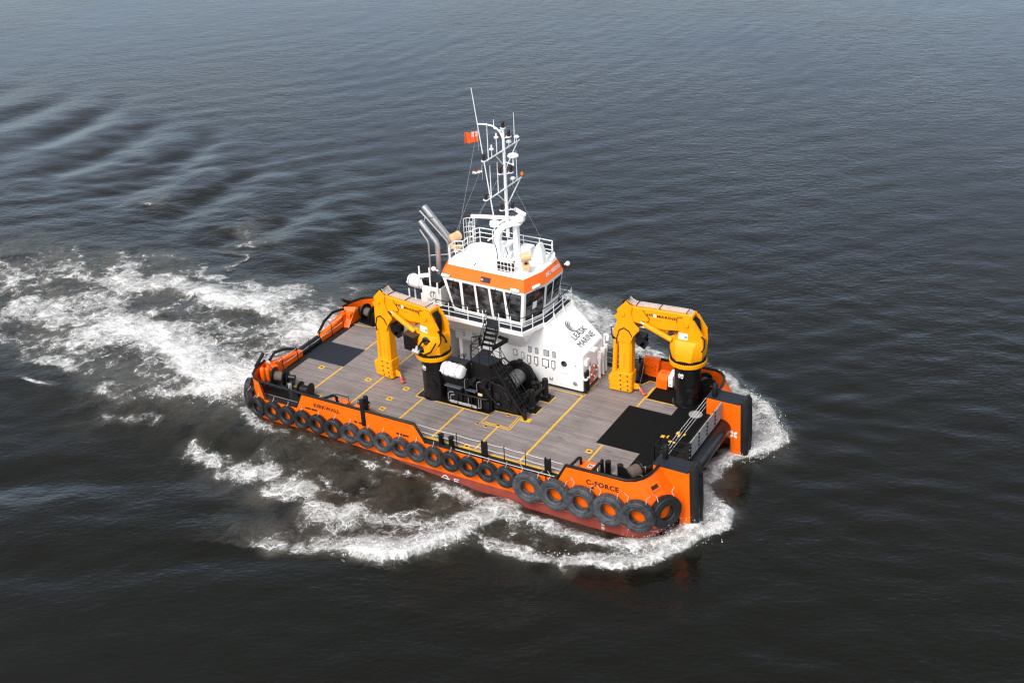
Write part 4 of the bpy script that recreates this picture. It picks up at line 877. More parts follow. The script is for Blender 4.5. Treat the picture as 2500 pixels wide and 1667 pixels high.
for z in (7.3,): pipe([V(-5.02,2.7,z), V(-4.55,3.0,z), V(-3.9,3.4,z)], .03, 'stay', STEEL, fc, 6)
pipe([V(-5.55,3.05,9.1), V(-5.75,3.6,9.45), V(-5.6,4.4,9.15)], .035, 'stay', STEEL, fc, 6)
text('lettering', 'LEASK', (-4.72,1.712,4.62), (1,0,0), (0,0,1), .19, NAVY, fc, width=.72); text('lettering', 'MARINE', (-4.82,1.712,4.34), (1,0,0), (0,0,1), .19, NAVY, fc, width=.86)
lg = MB()
for r0, a0, a1, wd in ((.24,40,250,.035),(.17,40,235,.03)):
    n = 16
    for k in range(n):
        q = []
        for kk, sgn in ((k,1),(k+1,1),(k+1,-1),(k,-1)):
            a = R_(a0+(a1-a0)*kk/n); q.append(V(-4.3+(r0+sgn*wd/2)*math.cos(a), 1.708, 5.10+(r0+sgn*wd/2)*math.sin(a)))
        lg.add(q, [(0,1,2,3)])
lg.build('logo', NAVY, fc)
for x, y, z1 in ((-5.25,1.75,6.9),(-4.45,1.72,6.95),(-3.85,1.6,6.05)): pipe([V(x,y,5.4), V(x,y,z1)], .055, 'vent_pipe', GLOSSW, fc)
b = MB(); b.obox((-4.85,1.74,6.35),(.42,0,.10),(0,.12,0),(-.02,0,.10)); b.build('floodlight', GLOSSW, fc, bevel=.03)
# raft cradle aft of the casing
b = MB()
for x, y in ((-6.15,1.75),(-5.2,1.75),(-6.15,2.4)): b.tube([V(x,y,3.6), V(x,y,5.2)], .05, 8)
b.box(-6.25,-5.1,1.68,2.5,3.55,3.66); b.tube([V(-6.15,1.75,3.7), V(-5.2,1.75,4.4)], .035, 6); b.build('raft_cradle', GLOSSW, fc)
# ---- platform, stairs
b = MB(); b.prism([V(x,y,3.08) for x, y in ((.36,-1.62),(1.80,-1.86),(2.06,-.86),(1.12,-.62),(1.06,-.1),(.32,-.1))], (0,0,.07)); pf = b.build('platform', BLUEDK, boat, bevel=.01)
b = MB(); b.box(.3,2.0,-1.84,-1.74,2.95,3.1) if False else b.bar(V(.34,-1.66,3.04), V(1.82,-1.90,3.04), .06, .2); b.bar(V(1.82,-1.90,3.04), V(2.08,-.84,3.04), .06, .2); b.bar(V(2.08,-.84,3.04), V(1.1,-.6,3.04), .06, .2); b.build('platform_edge', BLACK, pf)
b = MB(); b.bar(V(1.0,-.1,3.3), V(1.6,.75,3.62), .16, .22); b.bar(V(1.6,.75,3.62), V(.9,.9,3.62), .2, .12); b.build('platform_strut', BLACK, pf)
b = MB(); rail(b, [V(.36,-1.62,3.1), V(1.05,-1.76,3.1), V(1.80,-1.86,3.1)], 1.0, .024, (.5,)); rail(b, [V(1.12,-.62,3.1), V(2.06,-.86,3.1)], 1.0, .024, (.5,)); b.build('railing', BLACK, pf)
b = MB(); rail(b, [V(.34,-1.5,3.1), V(.34,-.2,3.1), V(-.5,-.1,2.75)], 1.0, .024, (.5,)); b.build('railing', BLACK, pf)
for x, y in ((1.76,-1.80),(1.95,-.92),(.45,-1.58)):
    b = MB(); b.box(x-.05,x+.05,y-.05,y+.05,0,3.08); b.build('leg', BLACK, pf)
def stairs(p0, p1, wd, n, name, rails=True):
    p0, p1 = Vector(p0), Vector(p1); d_ = p1-p0; hz = V(d_.x,d_.y,0).normalized(); sd_ = V(-hz.y,hz.x,0)
    b = MB()
    for s_ in (-1, 1): b.bar(p0+sd_*s_*wd/2, p1+sd_*s_*wd/2, .04, .18)
    st_ = b.build(name, BLACK, boat)
    for i in range(1, n):
        q = p0+d_*i/n; t_ = MB(); t_.obox(q, hz*.13, sd_*(wd/2-.02), V(0,0,.02)); t_.build('tread', BLACK, st_)
    if rails:
        for s_ in (-1, 1):
            b = MB(); o_ = sd_*s_*wd/2; L_ = [p0+o_, p0+d_*.5+o_, p1+o_]
            rail(b, L_, .95, .022, (.5,)); b.build('handrail', BLACK, st_)
    return st_
stairs((.64,-.15,3.15), (.60,.78,4.36), .80, 5, 'stairs'); stairs((2.02,-1.36,3.12), (4.12,-1.50,.06), .72, 12, 'stairs')
b = MB(); b.box(.16,1.06,.42,.95,4.37,4.40); b.build('landing_plate', BLUEDK, boat)
b = MB(); b.cyl(V(4.14,-1.9,0), V(4.14,-1.9,.78), .11); b.build('deck_post', BLACK, boat)
# ---- towing pins
for x, y in ((3.93,-.59),(4.03,.95)):
    b = MB(); b.lathe([(.20,0),(.20,1.22),(.17,1.34),(.0,1.36)], (x,y,.02), n=24); b.cyl(V(x-.24,y,.06), V(x+.24,y,.06), .26, n=20); b.build('tow_pin', BLACK, boat, smooth=40)
    b = MB(); b.box(x-.46,x+.46,y-.44,y+.40,.006,.05); b.build('pin_plate', BLACK, boat)
    line((x-.46,y-.49),(x+.50,y-.49),.06); line((x+.5,y-.49),(x+.5,y+.4),.06)
b = MB(); b.cyl(V(3.93,-.5,.86), V(4.03,.85,.86), .13); b.build('tow_beam', BLACK, boat)
pipe([V(3.35,.75,0), V(3.35,.75,.75)], .16, 'valve_body', BLACK, boat); b = MB(); b.tube([V(3.35+.17*math.cos(a), .75+.17*math.sin(a), 1.02) for a in [2*PI*i/16 for i in range(16)]], .02, 5, True); b.tube([V(3.18,.75,1.02), V(3.52,.75,1.02)], .015, 5); b.tube([V(3.35,.58,1.02), V(3.35,.92,1.02)], .015, 5); b.tube([V(3.35,.75,.7), V(3.35,.75,1.02)], .025, 6); b.build('valve_wheel', INK, boat)
# ------------------------------------------------------------------ deck cranes
def make_crane():
    t = thing('deck_crane', 'x', 'crane', (0,0,0), 'yellow folding cranes on black pedestals', local=True)
    b = MB(); b.lathe([(.92,0),(.92,.05),(.80,.06),(.80,2.70),(.9,2.72),(.9,2.80),(.0,2.80)], n=44); ped = b.build('pedestal', BLACKG, t, smooth=40)
    # small white badge of a ship on the pedestal
    b = MB()
    def onp(a, z): return V(.812*math.cos(a), .812*math.sin(a), z)
    a0 = R_(76)
    for q in ([(-.20,.02),(-.17,.20),(.10,.20),(.17,.12),(.05,.12),(-.02,.02)], [(-.17,-.04),(-.06,-.04),(.0,.06),(.20,.08),(.14,-.14),(-.14,-.16)]):
        b.add([onp(a0-x/.8, 2.14+z*.9) for x, z in q], [tuple(range(len(q)))])
    b.build('badge', INKW, ped)
    b = MB(); b.lathe([(.30,0),(.30,.10),(.22,.12),(.0,.12)], (-.35,.68,1.05), (-.3,.95,0), 22)
    for i in range(10): 
        a = 2*PI*i/10; b.ball(V(-.39+.25*math.cos(a)*.95, .80+.25*math.cos(a)*.3, 1.05+.25*math.sin(a)), .028, 6)
    b.build('inspection_hatch', BLACK, ped)
    b = MB(); b.lathe([(.85,2.80),(1.12,2.82),(1.14,2.92),(1.14,3.06),(1.02,3.10),(1.02,3.10),(.0,3.10)], n=48); b.build('slew_flange', YELLOW, t, smooth=40)
    b = MB(); b.lathe([(.98,3.09),(1.06,3.10),(1.06,3.24),(.98,3.26)], n=48); slew = b.build('slew_ring', BLACK, t, smooth=40)
    b = MB()
    for i in range(56):
        a = 2*PI*i/56; b.cyl(V(1.07*math.cos(a),1.07*math.sin(a),3.08), V(1.07*math.cos(a),1.07*math.sin(a),3.23), .028, n=6)
    b.build('bolt', BLACK, slew)
    # turning house: octagonal drum narrowing to two cheek plates
    def oct_(rx, ry, z, ch=.42): return [V(x,y,z) for x, y in ((rx,-ry+ch*ry),(rx,ry-ch*ry),(rx-ch*rx,ry),(-rx+ch*rx,ry),(-rx,ry-ch*ry),(-rx,-ry+ch*ry),(-rx+ch*rx,-ry),(rx-ch*rx,-ry))]
    b = MB(); b.loft([oct_(.97,.97,3.2,.55), oct_(1.0,.97,3.55,.5), oct_(1.02,.85,4.15,.45), oct_(.95,.62,4.45,.3)]); hs_ = b.build('turning_house', YELLOW, t, bevel=.03)
    pr = [(.76,3.45),(.70,4.45),(.46,4.98),(.42,5.55),(.22,5.90),(-.05,6.02),(-.30,5.98),(-.42,5.80),(-.98,4.95),(-1.06,4.3),(-1.0,3.45)]
    for sg in (1, -1):
        b = MB(); b.prism([V(u,.43*sg,z) for u, z in pr], (0,.08*sg,0)); ck = b.build('cheek_plate', YELLOW, t, bevel=.02)
        b = MB(); b.cyl(V(0,.48*sg,5.50), V(0,.60*sg,5.50), .16); b.build('pin', YELLOW, ck, bevel=.01)
        b = MB(); b.prism([V(u,.46*sg,z) for u, z in ((.70,3.9),(1.02,4.25),(1.02,4.55),(.80,4.68),(.62,4.6))], (0,.10*sg,0)); b.build('cylinder_lug', YELLOW, ck, bevel=.02)
        b = MB(); b.bar(V(-.42,.475*sg,5.83), V(-1.0,.475*sg,4.94), .16, .03); b.build('plate_flange', YELLOW, ck)
    b = MB(); b.box(-.10,.46,.512,.520,4.52,4.92); b.mi = 1; b.box(-.08,.10,.519,.524,4.60,4.76); b.build('data_plate', [GLOSSW, paint('plate_blue', (.25,.35,.5), .5)], hs_)
    b = MB(); b.cyl(V(.0,.50,4.05), V(.0,.52,4.05), .17); b.mi = 1; b.cyl(V(.0,.515,4.05), V(.0,.524,4.05), .145); b.build('access_hole', [YELLOW, paint('hole_brown', (.22,.09,.005), .6)], hs_)
    # main boom
    pb = [(-.28,5.15),(-.33,6.02),(-.1,6.08),(1.6,6.07),(3.45,6.02),(4.0,5.85),(4.12,5.4),(3.75,5.05),(2.85,4.94),(2.2,4.83),(1.45,4.80),(.9,4.88),(.3,4.95)]
    b = MB(); b.prism([V(u,-.345,z) for u, z in pb], (0,.69,0)); bm_ = b.build('boom', YELLOW, t, bevel=.05)
    text('lettering', 'HS', (2.52,.352,5.60), (-1,0,0), (0,0,1), .175, INK, bm_, width=.40, bold=.022)
    text('lettering', 'MARINE', (1.87,.352,5.59), (-1,0,0), (0,0,1), .175, INK, bm_, width=1.18, bold=.022, spacing=1.08)
    text('lettering', 'AKC 390 LHE3', (2.50,.352,5.36), (-1,0,0), (0,0,1), .115, FADED, bm_, width=.95, bold=.01)
    b = MB(); b.add([V(2.02+.12*math.cos(a)*(1.1 if i % 2 else .8), .353, 5.675+.12*math.sin(a)*(1.1 if i % 2 else .8)) for i, a in enumerate([2*PI*k/16 for k in range(16)])], [tuple(range(16))]); b.mi = 1
    b.add([V(2.02+.05*math.cos(a), .356, 5.66+.04*math.sin(a)) for a in [2*PI*k/12 for k in range(12)]], [tuple(range(12))]); b.build('logo', [INKW, GREY], bm_)
    for k in range(6):
        y = -.27+.106*k
        b = MB(); b.tube([V(-.30,y,5.75), V(-.18,y,6.10), V(-.0,y,6.17), V(3.3,y,6.14), V(3.6,y,6.24), V(3.78,y,6.40)], .021, 6); b.build('hydraulic_pipe', PIPEW, bm_, smooth=60)
    for u in (.06, 1.75, 3.18):
        b = MB(); b.box(u-.025,u+.025,-.36,.33,6.165,6.20); b.build('pipe_clamp', BLACK, bm_)
    b = MB()
    for k in range(5):
        y = -.24+.10*k; b.tube([V(-.30,y,5.8), V(-.55,y,5.6), V(-.66,y*.8,5.1), V(-.62,y*.7,4.5), V(-.7,y*.7,3.9)], .04, 6)
    b.build('hose_bundle', BLACK, t, smooth=60)
    # curls of cable on the boom side
    for P in ([(2.75,5.95),(2.62,5.72),(2.34,5.42),(2.42,5.2),(2.66,5.14),(2.80,5.22)], [(.30,5.85),(.55,5.86),(.66,5.70),(.62,5.45)]):
        b = MB(); b.tube([V(u,.37,z) for u, z in P], .018, 5); b.build('cable', BLACK, bm_, smooth=60)
    # knuckle and jib
    pk = [(3.82,6.36),(4.30,5.86),(4.42,5.70),(4.34,5.52),(4.58,5.30),(4.42,5.06),(4.46,4.3),(4.34,3.55),(3.55,3.55),(3.34,4.05),(3.20,4.26),(2.98,4.50),(2.98,4.68),(3.2,4.86),(3.36,5.06),(3.5,5.6),(3.42,6.02)]
    kn = None
    for sg in (1, -1):
        b = MB(); b.prism([V(u,.355*sg,z) for u, z in pk], (0,.07*sg,0)); kp = b.build('knuckle_plate', YELLOW, t, bevel=.02)
        b = MB(); b.cyl(V(4.02,.42*sg,5.50), V(4.02,.50*sg,5.50), .14); b.cyl(V(3.15,.42*sg,4.55), V(3.15,.47*sg,4.55), .10); b.build('pin', YELLOW, kp, bevel=.01)
    b = MB(); b.prism([V(u,-.33,z) for u, z in ((4.28,5.75),(4.40,5.1),(4.40,3.7),(3.7,3.7),(3.6,5.0))], (0,.66,0)); b.build('knuckle_web', YELLOW, t, bevel=.03)
    b = MB()
    for k in range(5): b.tube([V(3.62,-.2+.095*k,6.2), V(3.8,-.2+.095*k,6.42), V(4.05,-.2+.095*k,6.25), V(4.2,-.2+.095*k,5.9)], .035, 6)
    b.build('hose_bundle', BLACK, t, smooth=60)
    def jr(u0, u1, hw, z, ch=.13): return [V(x,y,z) for x, y in ((u0+ch,-hw),(u1-ch,-hw),(u1,-hw+ch),(u1,hw-ch),(u1-ch,hw),(u0+ch,hw),(u0,hw-ch),(u0,-hw+ch))]
    b = MB(); b.loft([jr(3.50,4.28,.30,4.72,.2), jr(3.46,4.32,.40,4.35), jr(3.50,4.36,.40,1.30)]); jb = b.build('jib', YELLOW, t, bevel=.02)
    b = MB(); b.tube([V(3.42,.42,4.0), V(3.62,.44,4.38), V(3.95,.44,4.56), V(4.26,.44,4.36), V(4.42,.42,3.75), V(4.44,.36,3.35)], .035, 6); b.build('hose', BLACK, jb, smooth=60)
    text('lettering', 'MARINE', (3.85,.405,1.75), (0,0,1), (1,0,0), .16, FADED, jb, width=1.0)
    zs = [(1.42,1.06,.44,.02),(1.04,.72,.42,.0),(.70,.40,.40,.01),(.38,.08,.37,.0)]
    for i, (z1, z0, hw, o_) in enumerate(zs):
        b = MB(); b.loft([jr(3.42+.02*i,5.02-.02*i-(.55 if i == 0 else 0),hw,z1,.1), jr(3.42+.02*i,5.06-.02*i-(.2 if i == 0 else 0),hw,z0,.1)]); cl = b.build('telescope_collar', YELLOW, t, bevel=.025)
        b = MB()
        for u in (3.72, 4.18): b.cyl(V(u,hw-.01,(z0+z1)/2), V(u,hw+.035,(z0+z1)/2), .055, n=10)
        b.build('wear_pad', paint('pad_dark', (.10,.035,.004), .6) if i == 0 else bpy.data.materials['pad_dark'], cl)
    b = MB(); b.cyl(V(4.72,.05,.95), V(4.56,.05,4.25), .155, n=20); b.mi = 0; b.cyl(V(4.58,.05,3.7), V(4.55,.05,4.35), .19, n=20); ex = b.build('extension_cylinder', YELLOW, t, smooth=50)
    b = MB(); b.cyl(V(4.66,.05,3.6), V(4.66,.05,3.75), .20, n=12); b.tube([V(4.68,.1,3.65), V(4.86,.1,3.7), V(4.9,.1,4.3), V(4.72,.1,4.36)], .03, 6); b.build('valve_block', BLACK, ex)
    b = MB(); b.prism([V(u,-.07,z) for u, z in ((3.46,.62),(3.14,.52),(3.05,.34),(3.2,.22),(3.46,.20))], (0,.14,0)); b.build('tip_lug', YELLOW, t, bevel=.02)
    # hook lying on its shackle below the tip
    b = MB(); b.tube([V(3.14,0,.40), V(2.98,.08,.26)], .05, 8); b.mi = 1; b.tube([V(3.02,.05,.30), V(2.90,.12,.17)], [.10,.12], 10); b.tube([V(2.92,.1,.20), V(2.80,.2,.12), V(2.72,.3,.11), V(2.62,.30,.12), V(2.58,.20,.13), V(2.63,.12,.14)], [.10,.085,.075,.07,.05,.03], 9); b.build('hook', [STEEL, HOOK], t, smooth=60)
    # cylinders
    for sg in (1, -1):
        b = MB(); b.cyl(V(.86,.60*sg,4.40), V(2.62,.56*sg,5.12), .165, n=20); b.mi = 1; b.cyl(V(2.55,.56*sg,5.09), V(2.80,.55*sg,5.19), .09, n=14); b.build('lift_cylinder', [YELLOW, CHROME], t, smooth=50)
    b = MB(); b.cyl(V(1.25,0,4.62), V(2.42,0,4.64), .17, n=18); b.mi = 1; b.cyl(V(2.4,0,4.64), V(3.15,0,4.56), .09, n=14); b.build('knuckle_cylinder', [YELLOW, CHROME], t, smooth=50)
    b = MB(); b.lathe([(.30,-.30),(.34,-.26),(.34,-.20),(.22,-.18),(.22,.18),(.34,.20),(.34,.26),(.30,.30)], (2.95,.0,3.72), (0,1,0), 26); b.mi = 1; b.obox((2.95,0,3.98),(.30,0,0),(0,.33,0),(0,0,.12)); b.obox((2.75,.1,3.5),(.16,0,.1),(0,.2,0),(-.1,0,.16)); b.build('hoist_winch', [BLACKG, BLACK], t, smooth=40)
    b = MB(); b.tube([V(2.66,.1,3.6), V(2.72,.1,2.4), V(2.9,.1,1.3), V(3.05,.05,.6)], .012, 5); b.build('hoist_wire', STEEL, t)
    b = MB(); b.tube([V(1.15,.2,4.1), V(1.0,.5,3.7), V(.85,.7,3.3)], .05, 6); b.ball(V(1.2,.1,4.2), .16, 8); b.build('hose', BLACK, t, smooth=60); b = MB(); b.tube([V(-.9,.5,4.9), V(-1.15,.5,4.7), V(-1.15,.5,4.2), V(-1.0,.6,3.9)], .04, 6); b.build('hose', BLACK, t, smooth=60)
    return t
cr = make_crane(); cr['label'] = 'yellow folding crane near the bow, black pedestal standing beside an orange storage box'
cr2 = copy_tree(cr); cr2['label'] = 'yellow folding crane amidships beside the black winch, black control box hung on its side'
place(cr, (12.1, 4.2, .018), PI+R_(4)); place(cr2, (-2.4, -1.5, .018), PI-R_(9))
cr.name = 'deck_crane'
# control box on the side of the amidships crane (local frame of that crane)
ORG[cr2.name] = (0,0,0)
b = MB(); b.box(.42,1.30,.60,1.22,3.35,4.35); cb_ = b.build('control_box', BLACK, cr2, bevel=.02)
b = MB(); b.obox((.86,.91,4.40),(.48,0,.02),(0,.36,0),(0,0,.02)); b.build('box_lid', paint('lid_brown', (.035,.026,.022), .5), cb_)
b = MB(); b.cyl(V(-.15,.62,3.85), V(-.30,1.0,4.35), .20, n=16); b.cyl(V(-.05,.75,3.5), V(.3,1.1,3.6), .22, n=14); b.tube([V(.2,1.1,3.7), V(-.1,1.2,4.1), V(-.35,1.1,4.45), V(-.5,.8,4.2), V(-.3,.75,3.5)], .06, 8); b.build('slew_motor', BLACKG, cr2, smooth=50)
b = MB(); b.tube([V(.4,1.0,3.2), V(-.1,1.2,3.25), V(-.7,1.0,3.6), V(-1.0,.8,4.2)], .05, 8); b.build('hose', BLACK, cr2, smooth=60); b = MB(); b.tube([V(-.75,.2,4.4), V(-1.05,.35,4.7), V(-1.2,.2,4.4), V(-1.15,.0,4.0), V(-.85,-.1,3.9)], .05, 8); b.build('hose', BLACK, cr2, smooth=60)
b = MB(); b.obox((.32,1.16,3.56),(.26,0,0),(0,.03,.05),(0,-.16,.16)); b.build('checker_step', GREY, cr2)
# ------------------------------------------------------------------ tow winch and its power pack
wn = thing('tow_winch', 'black towing winch with a silver wire drum between the crane and the deckhouse', 'winch', (2.05,0,0))
yc = .05
b = MB(); b.lathe([(.50,-1.25),(.50,1.12)], (2.05,yc,.98), (0,1,0), 40); b.build('drum', SILVER, wn, smooth=40)
for y in (-1.22, 1.15):
    b = MB(); b.lathe([(.45,-.05),(1.0,-.06),(1.02,.0),(1.02,.05),(.96,.08),(.45,.06)], (2.05,yc+y,.98), (0,1,0), 48); b.lathe([(.98,.0),(1.05,.02),(1.05,.12),(.98,.14)], (2.05,yc+y,.98), (0,1,0), 48); b.build('drum_flange', BLACK, wn, smooth=40)
for y in (-1.62, 1.45):
    b = MB(); b.prism([V(x,y,z) for x, z in ((1.2,.05),(3.55,.05),(3.3,.7),(2.7,1.65),(2.2,1.85),(1.5,1.75),(1.15,1.2))], (0,.12,0)); sp = b.build('side_frame', BLACK, wn, bevel=.02)
    b = MB(); b.lathe([(.30,0),(.30,.08),(.1,.12),(0,.12)], (2.05,y-.0,.98), (0,-1,0), 24); b.ball(V(2.6,y-.02,.8), .07, 8); b.build('bearing', BLACKG, sp)
b = MB(); b.box(2.0,2.3,.9,1.35,1.98,2.14); b.build('brake_band', BLACK, wn, bevel=.02)
b = MB(); b.cyl(V(3.3,-1.4,.55), V(3.3,1.3,.55), .14); b.box(3.1,3.5,-1.5,-1.2,.03,.8); b.box(3.1,3.5,1.1,1.4,.03,.8); b.build('spooling_gear', BLACK, wn)
for P, r_ in (([(1.3,-1.72,1.6),(1.5,-1.85,1.2),(1.9,-1.82,.8),(2.3,-1.78,.4)],.045), ([(2.7,-1.74,1.5),(3.0,-1.82,1.2),(3.1,-1.80,.7),(2.8,-1.76,.3)],.04), ([(1.2,1.6,1.5),(1.0,1.2,2.0),(1.1,.6,2.2),(1.3,.2,2.0)],.05), ([(3.2,-1.1,.9),(3.5,-.6,1.05),(3.4,.1,.9)],.05)):
    b = MB(); b.tube([V(*p) for p in P], r_, 7); b.build('hose', BLACKG, wn, smooth=60)
for x, z in ((1.65,1.35),(2.95,.95),(2.2,.45)):
    b = MB(); b.lathe([(.17,0),(.17,.16),(.12,.2),(.12,.34),(0,.35)], (x,-1.62,z), (0,-1,0), 16); b.build('hydraulic_motor', BLACKG, wn, smooth=40)
b = MB(); b.box(1.25,1.7,-1.98,-1.66,.05,.62); b.build('valve_chest', BLACK, wn, bevel=.03)
pk_ = thing('power_pack', 'black hydraulic power pack with chrome pipes under the white raft canister', 'power pack', (-.2,-1.4,0))
b = MB(); b.box(-1.20,.26,-2.02,-1.45,.02,2.98); tk = b.build('tank', BLACK, pk_, bevel=.03)
b = MB(); b.box(-1.16,.22,-1.98,-1.49,2.985,3.0); b.build('tank_top', BLUEDK, tk)
b = MB(); b.box(.32,1.75,-1.3,1.0,.02,1.7); b.box(-1.1,.30,-1.42,.9,.02,1.35); b.build('gearbox', BLACK, pk_, bevel=.05)
b = MB(); b.obox((-.62,-2.14,1.34),(.58,0,.0),(0,.26,-.05),(0,0,.03)); b.build('sloped_cover', PANELG, pk_)
b = MB(); b.box(-1.15,-.1,-2.2,-2.03,.02,1.26); b.build('cabinet', BLACK, pk_, bevel=.02)
b = MB(); b.obox((.48,-1.95,1.18),(.36,0,-.02),(0,.16,-.03),(0,0,.03)); b.build('sloped_cover', PANELG, pk_)
for x in (.38, 1.25):
    b = MB()
    for i in range(5):
        a = 2*PI*i/5; c_ = V(x+.16*math.cos(a), -1.75+.1*math.sin(i*2.1), 1.72+.17*math.sin(a)); b.cyl(c_-V(0,.14,0), c_+V(0,.12,0), .09, n=10)
    b.cyl(V(x,-1.95,1.72), V(x,-1.5,1.72), .22, n=16); b.box(x-.2,x+.2,-1.7,-1.5,1.3,1.6); b.build('pump_motor', BLACKG, pk_, smooth=50)
    b = MB(); b.tube([V(x-.10,-1.95,1.95), V(x-.28,-2.02,1.92), V(x-.34,-2.02,1.7), V(x-.34,-2.02,1.25)], .028, 6); b.build('hydraulic_pipe', STEEL, pk_, smooth=60)
for i, P in enumerate(([(-1.05,-2.24,.35),(-1.05,-2.24,.78),(-.92,-2.24,.92),(-.65,-2.24,.95)], [(-.9,-2.24,.30),(-.9,-2.24,.62),(-.8,-2.24,.74),(-.6,-2.24,.76)],
           [(-1.0,-2.26,.28),(.9,-2.26,.28),(1.0,-2.26,.30)], [(-.85,-2.28,.36),(.95,-2.28,.36)], [(-.9,-2.24,.20),(1.0,-2.24,.20)], [(-.1,-2.24,.30),(.32,-2.24,.32),(.4,-2.24,.40),(.4,-2.24,.82)],
           [(1.05,-2.24,.25),(1.22,-2.24,.25),(1.28,-2.24,.32),(1.28,-2.24,.9)], [(1.12,-2.24,.35),(1.12,-2.24,.95)])):
    b = MB(); b.tube([V(*p) for p in P], .03, 7); b.build('hydraulic_pipe', STEEL, pk_, smooth=60)
b = MB(); b.box(1.02,1.32,-2.12,-2.06,1.05,1.2); b.build('tag_plate', BEIGE, pk_)
b = MB(); b.box(-.9,1.1,-2.2,-1.95,.03,.14); b.build('drip_tray', BLACK, pk_)
b = MB(); b.tube([V(-.7,-2.12,.98), V(-.62,-2.26,.98), V(1.62,-2.26,.98), V(1.74,-2.18,.98), V(1.76,-2.0,.98)], .055, 10)
for x in (-.38,.62,1.02): b.tube([V(x,-2.26,.0), V(x,-2.26,.98)], .045, 8)
b.build('guard_rail', BLACK, pk_, smooth=60)
b = MB(); b.lathe([(.36,0),(.36,.10),(.28,.14),(0,.14)], (-1.45,-1.72,1.35), (-.55,-.8,0), 26); b.build('flange_cover', BLACK, pk_)
b = MB(); b.tube([V(-.98+.17*math.cos(a), -.3+.17*math.sin(a), 2.5) for a in [2*PI*i/16 for i in range(16)]], .02, 5, True); b.tube([V(-.98,-.3,1.3), V(-.98,-.3,2.5)], .05, 8); b.tube([V(-1.15,-.3,2.5), V(-.81,-.3,2.5)], .015, 5); b.build('valve_wheel', INK, pk_)
# ------------------------------------------------------------------ life rafts
def raft(loc, rz, label, L=.78, r=.40):
    t = thing('life_raft_canister', label, 'life raft', (0,0,0), 'white life raft canisters', local=True)
    b = MB(); pr = [(0,-L),(r*.62,-L),(r*.86,-L*.93),(r,-L*.80)]
    for k in (-.45, 0., .45): pr += [(r,L*(k-.10)),(r*1.06,L*(k-.07)),(r*1.06,L*(k+.07)),(r,L*(k+.10))]
    pr += [(r,L*.80),(r*.86,L*.93),(r*.62,L),(0,L)]
    b.lathe(pr, (0,0,0), (1,0,0), 32); b.box(-L*.92,L*.92,-r*1.05,r*1.05,-.03,.03); b.build('shell', GLOSSW, t, smooth=50)
    for x in (-.42, .42):
        q = MB(); q.tube([V(x,r*1.10*math.cos(a),r*1.10*math.sin(a)) for a in [2*PI*i/28 for i in range(28)]], .022, 5, True); q.build('strap', GREY, t)
    b = MB()
    for x in (-.5, .5): b.box(x-.05,x+.05,-r*.9,r*.9,-r-.10,-r*.86)
    b.tube([V(-L*.8,-r*.8,-r*.9), V(L*.8,-r*.8,-r*.9)], .03, 6); b.build('cradle', BLACK, t)
    place(t, loc, rz); return t
raft((-.44,-2.42,2.64), R_(-3), 'white barrel shaped life raft canister strapped above the black power pack', .76, .42)
raft((-5.66,2.1,5.62), R_(-4), 'white life raft canister on a white cradle behind the wheelhouse by the exhaust pipes', .66, .42)
# ------------------------------------------------------------------ lifebuoy
lb = thing('lifebuoy', 'red and white lifebuoy hanging on the deckhouse front beside white vent pipes', 'lifebuoy', (6.10,3.52,1.05))
b = MB(); R1, R2 = .36, .095; n, m_ = 40, 12; vs = []; 
for i in range(n):
    a = 2*PI*i/n
    for j in range(m_):
        q = 2*PI*j/m_; rr = R1+R2*math.cos(q); vs.append(V(6.10+R2*.8*math.sin(q), 3.52+rr*math.cos(a), 1.05+rr*math.sin(a)))
b.v = vs
for i in range(n):
    for j in range(m_): b.f.append((i*m_+j, ((i+1)%n)*m_+j, ((i+1)%n)*m_+(j+1)%m_, i*m_+(j+1)%m_)); b.m.append(1 if (i % 10) in (0,9) else 0)
b.build('ring', [REDROPE, GLOSSW], lb, smooth=80)
b = MB(); b.tube([V(6.12,3.52+.47*math.cos(a)*(1 if k % 5 else .92), 1.05+.47*math.sin(a)*(1 if k % 5 else .92)) for k, a in enumerate([2*PI*i/20 for i in range(20)])], .014, 5, True); b.build('grab_line', CHAINM, lb)
b = MB(); b.ball(V(6.14,3.15,.62), .17, 12, (.6,1,1.1)); tag(b.build('rope_bag', REDROPE), 'red rope bag hanging below the lifebuoy on the deckhouse front', 'rope bag')
